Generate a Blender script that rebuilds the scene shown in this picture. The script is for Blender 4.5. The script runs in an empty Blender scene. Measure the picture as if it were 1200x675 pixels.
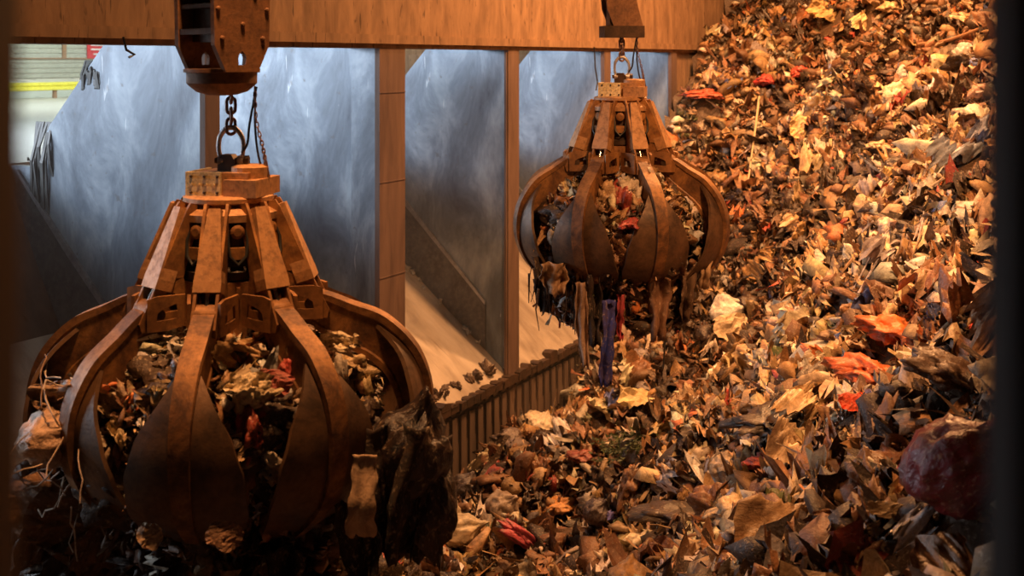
import bpy, bmesh, math, random
import numpy as np
from mathutils import Vector, Matrix, noise
random.seed(7); RNG = np.random.default_rng(7)
C = bpy.context.scene.collection
PI = math.pi
F = 1400.0; PX, PY = 600.0, 69.0          # lens in pixels, where the eye level runs
EYE = 12.0                                # eye height above the pit floor
FOC = 15.0
def R(d): return math.radians(d)
def at(x, y, Y): return Vector(((x-PX)/F*Y, Y, EYE-(y-PY)/F*Y))

# ------------------------------------------------------------------ materials
def newmat(name):
    m = bpy.data.materials.new(name); m.use_nodes = True
    nt = m.node_tree; nt.nodes.clear()
    out = nt.nodes.new('ShaderNodeOutputMaterial'); b = nt.nodes.new('ShaderNodeBsdfPrincipled')
    nt.links.new(b.outputs[0], out.inputs[0])
    return m, nt, b
def N(nt, t, **kw):
    n = nt.nodes.new(t)
    for k, v in kw.items():
        if k.startswith('i_'): n.inputs[k[2:].replace('_', ' ')].default_value = v
        else: setattr(n, k, v)
    return n
def coords(nt, scale=(1, 1, 1), rot=(0, 0, 0), kind='Object'):
    tc = N(nt, 'ShaderNodeTexCoord'); mp = N(nt, 'ShaderNodeMapping')
    mp.inputs['Scale'].default_value = scale; mp.inputs['Rotation'].default_value = rot
    nt.links.new(tc.outputs[kind], mp.inputs[0]); return mp.outputs[0]
def ramp(nt, fac, stops):
    r = N(nt, 'ShaderNodeValToRGB'); cr = r.color_ramp
    while len(cr.elements) < len(stops): cr.elements.new(.5)
    for e, (p, c) in zip(cr.elements, stops): e.position = p; e.color = (*c, 1)
    nt.links.new(fac, r.inputs[0]); return r.outputs[0]
def noisetex(nt, vec, scale, detail=5, rough=.6, dist=0):
    n = N(nt, 'ShaderNodeTexNoise'); n.inputs['Scale'].default_value = scale
    n.inputs['Detail'].default_value = detail; n.inputs['Roughness'].default_value = rough
    n.inputs['Distortion'].default_value = dist
    nt.links.new(vec, n.inputs['Vector']); return n.outputs['Fac']
def mixc(nt, fac, a, b, mode='MIX'):
    m = N(nt, 'ShaderNodeMix', data_type='RGBA', blend_type=mode)
    for s, v in ((m.inputs[0], fac), (m.inputs[6], a), (m.inputs[7], b)):
        if isinstance(v, (int, float)): s.default_value = v
        elif isinstance(v, tuple): s.default_value = (*v, 1)
        else: nt.links.new(v, s)
    return m.outputs[2]
def bump(nt, b, h, strength=.4, dist=.02):
    n = N(nt, 'ShaderNodeBump'); n.inputs['Strength'].default_value = strength; n.inputs['Distance'].default_value = dist
    nt.links.new(h, n.inputs['Height']); nt.links.new(n.outputs[0], b.inputs['Normal'])

def rusty(name, stops, scale=3.0, metallic=.35, rough=.55, bstr=.35, sc=(1, 1, 1), wear=None):
    m, nt, b = newmat(name)
    v = coords(nt, sc)
    f = noisetex(nt, v, scale, 8, .68, .6)
    col = ramp(nt, f, stops)
    f2 = noisetex(nt, v, scale*6, 6, .7)
    col = mixc(nt, ramp(nt, f2, [(.45, (0, 0, 0)), (.70, (.6, .6, .6))]), col, wear or (.05, .028, .018))
    nt.links.new(col, b.inputs['Base Color'])
    b.inputs['Metallic'].default_value = metallic
    rr = N(nt, 'ShaderNodeMapRange'); nt.links.new(f2, rr.inputs[0])
    rr.inputs[3].default_value = rough-.15; rr.inputs[4].default_value = rough+.3
    nt.links.new(rr.outputs[0], b.inputs['Roughness'])
    bump(nt, b, f2, bstr, .01)
    return m
M = {}
M['grab'] = rusty('rusted_painted_steel', [(.3, (.09, .04, .017)), (.48, (.28, .125, .042)), (.62, (.44, .21, .065)), (.8, (.24, .10, .034))], 2.2, .2, .5)
M['guard'] = rusty('worn_orange_steel', [(.3, (.33, .16, .07)), (.5, (.47, .25, .11)), (.75, (.39, .20, .088))], 2.6, .15, .5)
M['tine'] = rusty('worn_tine_steel', [(.34, (.055, .026, .012)), (.46, (.17, .075, .028)), (.58, (.31, .145, .047)), (.66, (.36, .17, .055)), (.8, (.10, .045, .018))], 3.0, .25, .5, .5)
M['wing'] = rusty('dark_scoop_steel', [(.34, (.045, .026, .017)), (.5, (.12, .065, .034)), (.62, (.15, .08, .04)), (.8, (.06, .034, .02))], 2.6, .35, .45)
M['dark'] = rusty('greasy_dark_steel', [(.35, (.03, .02, .015)), (.65, (.11, .06, .035))], 4, .4, .45)
M['block'] = rusty('hook_block_steel', [(.3, (.11, .052, .03)), (.55, (.27, .13, .06)), (.8, (.18, .085, .042))], 3, .2, .55)
M['plate'] = rusty('yellowed_plate', [(.3, (.62, .48, .24)), (.6, (.85, .70, .40))], 6, .05, .6)
M['chain'] = rusty('worn_chain_steel', [(.35, (.13, .07, .06)), (.65, (.32, .2, .16))], 14, .6, .4)
M['shackle'] = rusty('bright_shackle_steel', [(.35, (.35, .32, .32)), (.65, (.65, .62, .62))], 12, .6, .35)
def plain(name, col, rough=.5, metal=0, spec=None):
    m, nt, b = newmat(name)
    f = noisetex(nt, coords(nt), 9, 4)
    nt.links.new(mixc(nt, ramp(nt, f, [(.4, (0, 0, 0)), (.7, (.5, .5, .5))]), col, tuple(c*.6 for c in col)), b.inputs['Base Color'])
    b.inputs['Roughness'].default_value = rough; b.inputs['Metallic'].default_value = metal
    return m
M['chrome'] = plain('piston_chrome', (.75, .72, .68), .18, 1)
M['hose'] = plain('black_rubber', (.02, .02, .02), .45)
M['black'] = plain('black_window_post', (.012, .013, .014), .7)
M['brownpost'] = plain('brown_window_post', (.06, .022, .012), .7)

def streaked(name, stops, sc, bstr=.3, rough=.75, dark=(.06, .028, .012), thr=(.62, .72), metal=0.0, sc2=None):
    m, nt, b = newmat(name)
    v = coords(nt, sc)
    f = noisetex(nt, v, 1.0, 6, .6, .4)
    col = ramp(nt, f, stops)
    v2 = coords(nt, sc2 or tuple(s*2.3 for s in sc))
    f2 = noisetex(nt, v2, 1.0, 3, .5, .8)
    col = mixc(nt, ramp(nt, f2, [(thr[0], (0, 0, 0)), (thr[1], (.85, .85, .85))]), col, dark)
    nt.links.new(col, b.inputs['Base Color']); b.inputs['Roughness'].default_value = rough
    b.inputs['Metallic'].default_value = metal
    bump(nt, b, f, bstr, .03); return m
# wall materials use coordinates already turned into the wall's own frame (objects carry the wall's rotation)
M['header'] = streaked('rust_streaked_concrete', [(.3, (.15, .085, .045)), (.5, (.245, .145, .08)), (.72, (.35, .215, .12))], (3.2, 1, .9), sc2=(13, 1, 2.4), thr=(.62, .70))
M['column'] = streaked('rust_brown_column', [(.3, (.07, .038, .028)), (.55, (.13, .078, .058)), (.75, (.18, .115, .085))], (3, 3, .5), thr=(.64, .8))
M['pitwall'] = streaked('dirty_pit_wall', [(.3, (.05, .035, .03)), (.6, (.13, .085, .06)), (.8, (.2, .13, .09))], (2, 2, .3))
M['concrete'] = streaked('grimy_concrete', [(.3, (.12, .08, .055)), (.7, (.27, .19, .13))], (.6, .6, .6))
# steel dividers: pale brushed plate, scuffs
m, nt, b = newmat('scuffed_steel_plate')
v = coords(nt, (1, .8, .35)); f = noisetex(nt, v, 1.4, 7, .65, .5)
col = ramp(nt, f, [(.32, (.045, .062, .09)), (.5, (.13, .17, .22)), (.68, (.30, .36, .42))])
v2 = coords(nt, (1, 3.2, .45), (R(-48), 0, 0)); f2 = noisetex(nt, v2, 1.5, 4, .45, 1.6)
col = mixc(nt, ramp(nt, f2, [(.72, (0, 0, 0)), (.745, (.6, .6, .6)), (.77, (0, 0, 0))]), col, (.62, .66, .70))
f3 = noisetex(nt, coords(nt), 5, 3)
col = mixc(nt, ramp(nt, f3, [(.66, (0, 0, 0)), (.72, (.6, .6, .6))]), col, (.09, .085, .085))
nt.links.new(col, b.inputs['Base Color']); b.inputs['Metallic'].default_value = .2; b.inputs['Roughness'].default_value = .42
bump(nt, b, f, .25, .03); M['divider'] = m
m, nt, b = newmat('worn_chute_floor')
v = coords(nt, (1, .35, .35)); f = noisetex(nt, v, 1.7, 7, .62, .5)
col = ramp(nt, f, [(.3, (.24, .19, .15)), (.52, (.46, .39, .32)), (.72, (.60, .53, .45))])
f2 = noisetex(nt, coords(nt, (2.2, .3, .3)), 2.5, 5, .6, 1)
col = mixc(nt, ramp(nt, f2, [(.6, (0, 0, 0)), (.75, (.7, .7, .7))]), col, (.13, .08, .05))
nt.links.new(col, b.inputs['Base Color']); b.inputs['Roughness'].default_value = .42; b.inputs['Metallic'].default_value = .25
bump(nt, b, f2, .2, .03); M['chute'] = m

# refuse: colour lives on the piece (object colour, or per-piece attribute in the loose mass)
def refuse_mat(name, attr, rough, scale, trans=0, bstr=.5):
    m, nt, b = newmat(name)
    if attr:
        a = N(nt, 'ShaderNodeAttribute', attribute_name='piece_colour'); base = a.outputs['Color']
    else:
        a = N(nt, 'ShaderNodeObjectInfo'); base = a.outputs['Color']
    v = coords(nt); f = noisetex(nt, v, scale, 8, .7, .8); g = noisetex(nt, v, scale*4.3, 5, .6, .3)
    col = mixc(nt, ramp(nt, f, [(.40, (0, 0, 0)), (.62, (.85, .85, .85))]), base, mixc(nt, .75, base, (.07, .035, .018)))
    col = mixc(nt, ramp(nt, g, [(.56, (0, 0, 0)), (.68, (.6, .6, .6))]), col, mixc(nt, .6, base, (.62, .46, .30)))
    nt.links.new(col, b.inputs['Base Color']); b.inputs['Roughness'].default_value = rough
    vo = N(nt, 'ShaderNodeTexVoronoi', feature='DISTANCE_TO_EDGE'); vo.inputs['Scale'].default_value = scale*1.0
    wv = N(nt, 'ShaderNodeVectorMath', operation='MULTIPLY_ADD'); nn = N(nt, 'ShaderNodeTexNoise'); nn.inputs['Scale'].default_value = scale*1.2
    nt.links.new(v, nn.inputs['Vector']); nt.links.new(nn.outputs['Color'], wv.inputs[0]); wv.inputs[1].default_value = (.5/scale*2,)*3; nt.links.new(v, wv.inputs[2])
    nt.links.new(wv.outputs[0], vo.inputs['Vector'])
    ad = N(nt, 'ShaderNodeMath', operation='ADD'); nt.links.new(vo.outputs['Distance'], ad.inputs[0]); nt.links.new(g, ad.inputs[1])
    bump(nt, b, ad.outputs[0], bstr*.55, .22/scale); return m
M['loose'] = refuse_mat('loose_refuse', True, .55, 7, bstr=.85)
M['paper'] = refuse_mat('soiled_paper', False, .75, 4, bstr=.7)
M['film'] = refuse_mat('soiled_film', False, .36, 4, bstr=.7)
M['cloth'] = refuse_mat('soiled_cloth', False, .9, 4)

# ------------------------------------------------------------------ object helpers
def link(name, me, mat=None, parent=None):
    o = bpy.data.objects.new(name, me); C.objects.link(o)
    if mat is not None and me is not None and not me.materials: me.materials.append(mat)
    if parent: o.parent = parent
    return o
def obj(name, bm, mat, parent=None, smooth=False, bevel=0):
    if bevel:
        es = [e for e in bm.edges if len(e.link_faces) == 2 and e.calc_face_angle(0) > .6]
        bmesh.ops.bevel(bm, geom=es, offset=bevel, segments=2, affect='EDGES', profile=.6)
    bmesh.ops.recalc_face_normals(bm, faces=bm.faces)
    me = bpy.data.meshes.new(name); bm.to_mesh(me); bm.free()
    if smooth:
        for p in me.polygons: p.use_smooth = True
        try: me.set_sharp_from_angle(angle=R(38))
        except Exception: pass
    return link(name, me, mat, parent)
def tag(o, label, cat, group=None, kind=None):
    if label: o['label'] = label
    if cat: o['category'] = cat
    if group: o['group'] = group
    if kind: o['kind'] = kind
    return o
def thing(name, label, cat, loc, rz=0, group=None):
    o = bpy.data.objects.new(name, None); o.empty_display_size = .3; C.objects.link(o)
    o.location = loc; o.rotation_euler = (0, 0, rz); return tag(o, label, cat, group)
def struct(o): o['kind'] = 'structure'; return o
def copy_tree(o, parent=None):
    c = o.copy(); C.objects.link(c); c.parent = parent
    for ch in list(o.children): copy_tree(ch, c)
    return c
def box(bm, c, s, mat=None):
    x, y, z = (v/2 for v in s); vs = []
    for dx, dy, dz in ((-x,-y,-z),(x,-y,-z),(x,y,-z),(-x,y,-z),(-x,-y,z),(x,-y,z),(x,y,z),(-x,y,z)):
        p = Vector((dx, dy, dz))
        if mat: p = mat @ p
        vs.append(bm.verts.new(p + Vector(c)))
    for f in ((0,3,2,1),(4,5,6,7),(0,1,5,4),(1,2,6,5),(2,3,7,6),(3,0,4,7)): bm.faces.new([vs[i] for i in f])
    return vs
def prism(bm, pts, d0, d1, fn):
    """polygon pts (a,b) extruded from d0 to d1; fn(a,b,d)->xyz"""
    A = [bm.verts.new(fn(a, b, d0)) for a, b in pts]; B = [bm.verts.new(fn(a, b, d1)) for a, b in pts]
    n = len(pts)
    bm.faces.new(A[::-1]); bm.faces.new(B)
    for i in range(n): bm.faces.new((A[i], A[(i+1) % n], B[(i+1) % n], B[i]))
def ringprism(bm, outer, inner, d0, d1, fn):
    """polygon with a hole, same vertex count outer/inner"""
    n = len(outer)
    V = [[bm.verts.new(fn(a, b, d)) for a, b in P] for d in (d0, d1) for P in (outer, inner)]
    for i in range(n):
        j = (i+1) % n
        bm.faces.new((V[0][i], V[0][j], V[1][j], V[1][i])); bm.faces.new((V[2][i], V[3][i], V[3][j], V[2][j]))
        bm.faces.new((V[0][i], V[2][i], V[2][j], V[0][j])); bm.faces.new((V[1][i], V[1][j], V[3][j], V[3][i]))
def lathe(bm, prof, seg=24, c=(0, 0, 0), mat=None):
    rings = []
    for r, z in prof:
        ring = []
        for k in range(seg):
            a = 2*PI*k/seg; p = Vector((r*math.cos(a), r*math.sin(a), z))
            if mat: p = mat @ p
            ring.append(bm.verts.new(p + Vector(c)))
        rings.append(ring)
    for a, b in zip(rings, rings[1:]):
        for k in range(seg): bm.faces.new((a[k], a[(k+1) % seg], b[(k+1) % seg], b[k]))
    bm.faces.new(rings[0][::-1]); bm.faces.new(rings[-1])
def frames(pts):
    T = []
    for i in range(len(pts)):
        a = pts[max(0, i-1)]; b = pts[min(len(pts)-1, i+1)]; T.append((b-a).normalized())
    u = T[0].orthogonal().normalized(); out = []
    for t in T:
        u = (u - t*u.dot(t)).normalized(); out.append((t, u, t.cross(u)))
    return out
def tube(bm, pts, r, seg=8, closed=False, rf=None):
    pts = [Vector(p) for p in pts]; rings = []
    if closed:
        n = len(pts); c = sum(pts, Vector())/n
        nor = (pts[0]-c).cross(pts[n//4]-c).normalized(); fr = []
        for i in range(n):
            t = (pts[(i+1) % n]-pts[i-1]).normalized(); fr.append((t, nor, t.cross(nor)))
    else: fr = frames(pts)
    for i, (p, (t, u, w)) in enumerate(zip(pts, fr)):
        rr = r*(rf(i/(len(pts)-1)) if rf else 1)
        rings.append([bm.verts.new(p+(u*math.cos(2*PI*k/seg)+w*math.sin(2*PI*k/seg))*rr) for k in range(seg)])
    prs = list(zip(rings, rings[1:])) + ([(rings[-1], rings[0])] if closed else [])
    for a, b in prs:
        for k in range(seg): bm.faces.new((a[k], a[(k+1) % seg], b[(k+1) % seg], b[k]))
    if not closed: bm.faces.new(rings[0][::-1]); bm.faces.new(rings[-1])
def cyl(bm, a, b, r, seg=12): tube(bm, [a, b], r, seg)
def catmull(P, n):
    P = [np.array(p, float) for p in P]; P = [2*P[0]-P[1]] + P + [2*P[-1]-P[-2]]; out = []
    m = len(P)-3
    for k in range(n):
        t = k/(n-1)*m; i = min(int(t), m-1); u = t-i; a, b, c, d = P[i:i+4]
        out.append(.5*((2*b)+(-a+c)*u+(2*a-5*b+4*c-d)*u*u+(-a+3*b-3*c+d)*u**3))
    return out
def lerpt(tab, s):
    for (a, x), (b, y) in zip(tab, tab[1:]):
        if s <= b: return x+(y-x)*(s-a)/(b-a)
    return tab[-1][1]

# ------------------------------------------------------------------ wall frame
TH = math.atan2(742, F); DX, DY = math.sin(TH), math.cos(TH); DW = 12.0
WROT = math.atan2(DY, DX)      # local x runs along the wall, local y runs inward (away from the pit), local z up
def s_at(x):                   # how far along the wall a column at this picture x stands
    k = (x-PX)/F; Y = DW/(DX*0 + math.cos(TH)*0 + (DX - DY*k)); return (Y - DX*DW)/DY if False else Y*(DY + DX*k)
def W(s, t, z): return Vector((s*DX-(DW+t)*DY, s*DY+(DW+t)*DX, EYE+z))
def wobj(name, bm, mat, s=0, t=0, z=0, parent=None, **kw):   # bm in wall coordinates about (s,t,z)
    o = obj(name, bm, mat, parent, **kw)
    if parent is None:
        o.location = W(s, t, z); o.rotation_euler = (0, 0, WROT)
    return o
ID = lambda a, b, d: (a, b, d)
LIP = -6.8; HEAD = .19; FLOORZ = -1.7
sc = {k: s_at(x) for k, x in dict(a=-92, b=249, c=460, d=602, e=712, f=790).items()}
wid = dict(a=.4, b=.31, c=.83, d=.5, e=.4, f=.45)
S0, S1 = -6.0, 60.0
# header wall above the bays
bm = bmesh.new(); box(bm, ((S0+S1)/2, .35, 3.6), (S1-S0, .7, 6.6))
box(bm, ((S0+S1)/2, -.03, .46), (S1-S0, .07, .16))                     # drip edge near its foot
hw = struct(wobj('wall_header', bm, M['header'], 0, 0, HEAD, bevel=.015))
hw.data.transform(Matrix.Translation((0, 0, -.3)))
bm = bmesh.new(); box(bm, ((sc['f']+S1)/2+.1, .4, 0), (S1-sc['f']-.2, .6, HEAD-LIP+2)); struct(wobj('wall_end', bm, M['header'], 0, 0, (HEAD+LIP)/2-1+.4))
# columns between the bays
for i, k in enumerate('abcdef'):
    bm = bmesh.new(); w = wid[k]; h = HEAD-LIP+.5
    box(bm, (0, .05, h/2-.5), (w, .1, h)); 
    if k in 'c':
        for zz in (1.2, 2.9, 4.6, 6.2): box(bm, (0, -.006, zz), (w+.01, .012, .02))
    if k in 'd':                                                         # ragged angle irons beside it
        box(bm, (-w/2-.02, .05, h/2-.5), (.05, .05, h-.1)); 
    struct(wobj('trim_%d' % (i+1), bm, M['column'], sc[k], 0, LIP, bevel=.02))
    if k == 'c':
        bm = bmesh.new(); box(bm, (0, .36, h/2-.5), (w-.02, .52, h)); struct(wobj('trim_19', bm, M['divider'], sc[k], 0, LIP, bevel=.01))
# pit wall under the lip with vertical ribs
bm = bmesh.new(); H = EYE+LIP
box(bm, ((S0+S1)/2, .4, -H/2), (S1-S0, .8, H))
s = S0
while s < 34:
    box(bm, (s, -.02, -H/2-.12), (.2, .05, H-.3)); s += .34
struct(wobj('wall_pit', bm, M['pitwall'], 0, 0, LIP))
# lip: serrated, beaten edge
bm = bmesh.new(); s = 6.0; r = random.Random(3)
while s < 34:
    l = r.uniform(.2, .5); hh = r.uniform(.03, .09)*(2 if r.random() < .1 else 1); d = r.uniform(.0, .04)
    prism(bm, [(s, -.12), (s+l*.93, -.12), (s+l*.9, hh*r.uniform(.5, 1)), (s+l*.4, hh), (s+.02, hh*r.uniform(.4, .9))], -.1-d, .1, lambda a, b, dd: (a, dd, b)); s += l
for s in np.arange(6, 34, .34):
    prism(bm, [(s, .02), (s+.26, .02), (s+.22, -.2), (s+.06, -.2)], -.06, .02, lambda a, b, dd: (a, dd-(.0 if b < 0 else .06), b))
struct(wobj('trim_7', bm, M['dark'], 0, 0, LIP))
# chute floor + riser + tipping slab
TC, ZC = 3.05, LIP+3.05*.825
bm = bmesh.new()
prism(bm, [(0, 0), (TC, ZC-LIP), (TC+.5, ZC-LIP-.5), (0, -.8)], S0, S1, lambda a, b, d: (d, a, b))
struct(wobj('floor_chute', bm, M['chute'], 0, 0, LIP))
bm = bmesh.new()
prism(bm, [(TC, ZC), (4.3, FLOORZ-.05), (4.9, FLOORZ-.4), (TC+.5, ZC-.5)], S0, S1, lambda a, b, d: (d, a, b))
struct(wobj('wall_chute_riser', bm, M['pitwall'], 0, 0, 0))
bm = bmesh.new(); box(bm, (27, 17.7, FLOORZ-.25), (110, 26.8, .5))
struct(wobj('floor_tipping_hall', bm, plain('hall_concrete', (.55, .56, .52), .5), 0, 0, 0))
# dividers of steel plate between the bays
def divider(k, n, cut):
    w = .16; bm = bmesh.new()
    sl = .825
    if cut: poly = [(.1, HEAD+.02), (2.13, HEAD+.02), (3.30, -1.05), (3.42, -1.25), (3.42, FLOORZ-.02), (4.2, FLOORZ-.02), (TC, ZC+.01), (.1, LIP+.1*sl)]
    else: poly = [(.1, HEAD+.02), (5.4, HEAD+.02), (5.4, FLOORZ+.01), (4.25, FLOORZ+.01), (TC, ZC+.01), (.1, LIP+.1*sl)]
    prism(bm, poly, -w/2, w/2, lambda a, b, d: (d, a, b))
    o = struct(wobj('wall_divider_%d' % n, bm, M['divider'], sc[k]-wid[k]/2+.17, 0, 0, bevel=.01))
    # wear plate running parallel to the chute, seams and bolts on the visible face
    bm = bmesh.new()
    prism(bm, [(.6, LIP+.6*sl+.02), (3.0, ZC+.02), (4.15, -2.2), (3.95, -1.9), (2.9, ZC+1.25), (.6, LIP+.6*sl+1.0)], -.03, 0, lambda a, b, d: (d, a, b))
    p = struct(wobj('trim_%d' % (20+n), bm, M['wearplate'], sc[k]-wid[k]/2+.17-w/2, 0, 0, bevel=.008))
    bm = bmesh.new()
    prism(bm, [(.6, LIP+.6*sl+1.0), (2.9, ZC+1.25), (3.95, -1.9), (4.0, -1.78), (2.86, ZC+1.36), (.6, LIP+.6*sl+1.08)], -.05, 0, lambda a, b, d: (d, a, b))
    struct(wobj('trim_%d' % (30+n), bm, M['brightedge'], sc[k]-wid[k]/2+.17-w/2, 0, 0, bevel=.01))
    bm = bmesh.new()
    bm.free()
M['wearplate'] = rusty('dark_wear_plate', [(.3, (.045, .05, .06)), (.7, (.12, .13, .15))], 1.6, .4, .45, wear=(.2, .2, .2))
M['brightedge'] = rusty('polished_edge', [(.3, (.2, .21, .24)), (.7, (.42, .45, .5))], 2, .6, .35, wear=(.12, .12, .12))
for n, (k, cut) in enumerate((('a', True), ('b', True), ('c', False), ('d', True), ('e', True), ('f', True))): divider(k, n+1, cut)

# tipping hall beyond the bays
M['hallwall'] = streaked('pale_hall_wall', [(.3, (.50, .54, .48)), (.7, (.66, .70, .64))], (.3, .3, 2), dark=(.3, .33, .3))
bm = bmesh.new(); box(bm, (27, 31.2, 3.8), (110, .4, 12)); struct(wobj('wall_hall', bm, M['hallwall'], 0, 0, FLOORZ))
bm = bmesh.new(); box(bm, (27, 17.9, 0), (110, 26.4, .3)); struct(wobj('ceiling_hall', bm, M['hallwall'], 0, 0, 9))
M['hallpanel'] = plain('grey_green_panel', (.42, .46, .4), .5)
M['hallframe'] = plain('brown_door_frame', (.32, .2, .12), .6)
FW = 31.0
bm = bmesh.new()
prev = None
for zz in np.arange(.95, 2.3, .22): box(bm, (37, FW-.03, zz), (6.5, .05, .17)); 
d = wobj('door_1', bm, M['hallpanel'], 0, 0, FLOORZ); struct(d)
bm = bmesh.new()
box(bm, (34, FW-.08, 1.72), (16, .1, .05)); box(bm, (36.2, FW-.08, 2.45), (3.4, .1, .12)); box(bm, (34.55, FW-.08, 2.1), (.12, .1, .75)); box(bm, (38.0, FW-.08, 2.1), (.2, .1, .75))
struct(wobj('trim_50', bm, M['hallframe'], 0, 0, FLOORZ))
# yellow crash rail (a W beam on posts)
M['yellow'] = plain('yellow_paint', (.80, .78, .10), .4)
rr = thing('crash_rail', 'yellow steel crash rail low across the far side of the tipping hall', 'guard rail', W(34, FW-1.3, FLOORZ), WROT)
bm = bmesh.new()
prism(bm, [(0, .34), (.07, .38), (.07, .46), (.0, .5), (.0, .54), (.07, .58), (.07, .66), (0, .7), (.03, .7), (.1, .67), (.1, .57), (.03, .53), (.03, .51), (.1, .47), (.1, .37), (.03, .34)], -16, 16, lambda a, b, d: (d, -a, b))
obj('beam', bm, M['yellow'], rr)
for q in np.arange(-15, 16, 2.5):
    bm = bmesh.new(); box(bm, (q, .1, .33), (.14, .14, .66)); obj('post', bm, M['hallframe'], rr)
bm = bmesh.new(); box(bm, (0, 0, .35), (1.1, .03, .7)); box(bm, (0, -.02, .35), (1.0, .01, .08)); box(bm, (-.2, -.02, .52), (.5, .01, .07)); box(bm, (.1, -.02, .17), (.6, .01, .06))
pos = at(116, 62, 47)
sg = thing('warning_sign', 'small red and white sign on the pale hall wall, top left', 'sign', W(0, 0, 0), WROT)
t_ = FW-.12; k_ = (115-PX)/F; Yw = (DW+t_)/(DX-DY*k_); sg.location = W(Yw*(DY+DX*k_), t_, -(66-PY)/F*Yw-.1)
bm1 = bmesh.new(); box(bm1, (0, 0, .4), (1.3, .04, .8)); obj('board', bm1, plain('red_sign', (.6, .07, .08), .5), sg)
bm.free(); bm = bmesh.new()
for a, z, l in ((0, .62, .9), (-.1, .42, .7), (.1, .2, .8)): box(bm, (a, -.03, z), (l, .02, .07))
obj('lettering', bm, plain('white_sign', (.8, .8, .8), .5), sg)

# ------------------------------------------------------------------ pit shell
bm = bmesh.new(); box(bm, (8, 22, -.25), (70, 76, .5)); struct(obj('floor', bm, M['concrete']))
bm = bmesh.new(); box(bm, (8, 22, 24), (70, 76, .4)); struct(obj('ceiling', bm, M['concrete']))
bm = bmesh.new(); box(bm, (14, 56, 12), (60, .5, 24)); struct(obj('wall_far', bm, M['header']))
bm = bmesh.new(); box(bm, (26, 22, 12), (.5, 70, 24)); struct(obj('wall_right', bm, M['header']))

# ------------------------------------------------------------------ heap surface
ctrl = [(540,515,23.7),(600,485,25.6),(650,450,27.5),(672,402,28.4),(720,260,31.2),(785,95,34.2),(835,0,37.5),
 (560,560,22.3),(500,580,20.8),(470,675,17.5),(400,640,17.6),(300,760,13.5),(700,500,24.5),(700,600,20.5),(700,675,17.5),(600,675,18.3),(600,590,21.4),(800,675,14),(900,675,11.5),(1000,675,9.5),
 (1150,675,7.6),(1150,600,8.4),(1000,600,11.2),(850,600,15.2),(1150,500,10),(1000,500,13.7),(850,500,19),(850,430,22.5),
 (1000,400,17.7),(1150,400,12.5),(1150,300,15.2),(1000,300,22),(860,300,28),(800,400,26),(740,440,26.5),(860,200,31),
 (1000,200,26),(1150,200,19.3),(1150,100,23.2),(1000,100,30),(880,100,33.5),(1150,0,27.2),(1000,0,34),(880,0,37),
 (1000,-150,40),(1150,-150,32),(880,-150,43),(1300,0,22.5),(1300,300,12.5),(1300,600,7.3),(1200,760,6.3),(900,800,8.5),(600,850,12)]
CP = np.array([tuple(at(x, y, Y)) for x, y, Y in ctrl])
def phi(r2): return .5*r2*np.log(r2+1e-9)
n = len(CP); P2 = CP[:, :2]
K = phi(((P2[:, None]-P2[None])**2).sum(-1)) + np.eye(n)*.6
A = np.zeros((n+3, n+3)); A[:n, :n] = K; A[:n, n] = 1; A[:n, n+1:] = P2; A[n, :n] = 1; A[n+1:, :n] = P2.T
sol = np.linalg.solve(A, np.concatenate([CP[:, 2], [0, 0, 0]]))
# fast lattice noise
_lat = RNG.random((64, 64))
def vnoise(x, y):
    xi = np.floor(x).astype(int); yi = np.floor(y).astype(int); u = x-xi; v = y-yi
    u = u*u*(3-2*u); v = v*v*(3-2*v); g = lambda a, b: _lat[a % 64, b % 64]
    return (g(xi, yi)*(1-u)+g(xi+1, yi)*u)*(1-v)+(g(xi, yi+1)*(1-u)+g(xi+1, yi+1)*u)*v - .5
def inward(X, Y): return -X*DY+Y*DX-DW       # >0 is behind the wall face
def height(X, Y):
    X = np.atleast_1d(np.asarray(X, float)); Y = np.atleast_1d(np.asarray(Y, float))
    z = np.empty_like(X)
    for i in range(0, X.size, 20000):
        q = np.stack([X.ravel()[i:i+20000], Y.ravel()[i:i+20000]], 1)
        z.ravel()[i:i+20000] = phi(((q[:, None]-P2[None])**2).sum(-1)) @ sol[:n] + sol[n] + q @ sol[n+1:]
    z += .8*vnoise(X*.45+9, Y*.45)+.75*vnoise(X*1.0, Y*1.0+5)+.40*np.abs(vnoise(X*2.1+3, Y*2.1))*2+.14*vnoise(X*5, Y*5)-.1
    e = np.clip(1-(-inward(X, Y))/6, 0, 1)          # the heap slumps a little against the pit wall
    z -= .30+.35*e
    return np.clip(z, .15, EYE+7)
def surf(px, py):
    """where the sight line through this picture point meets the heap"""
    Y = np.arange(6, 44, .04); X = (px-PX)/F*Y; zr = EYE-(py-PY)/F*Y; h = height(X, Y)
    i = int(np.argmax((h > zr) | (inward(X, Y) > -.5))); return Vector((X[i], Y[i], float(h[i])))

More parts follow.
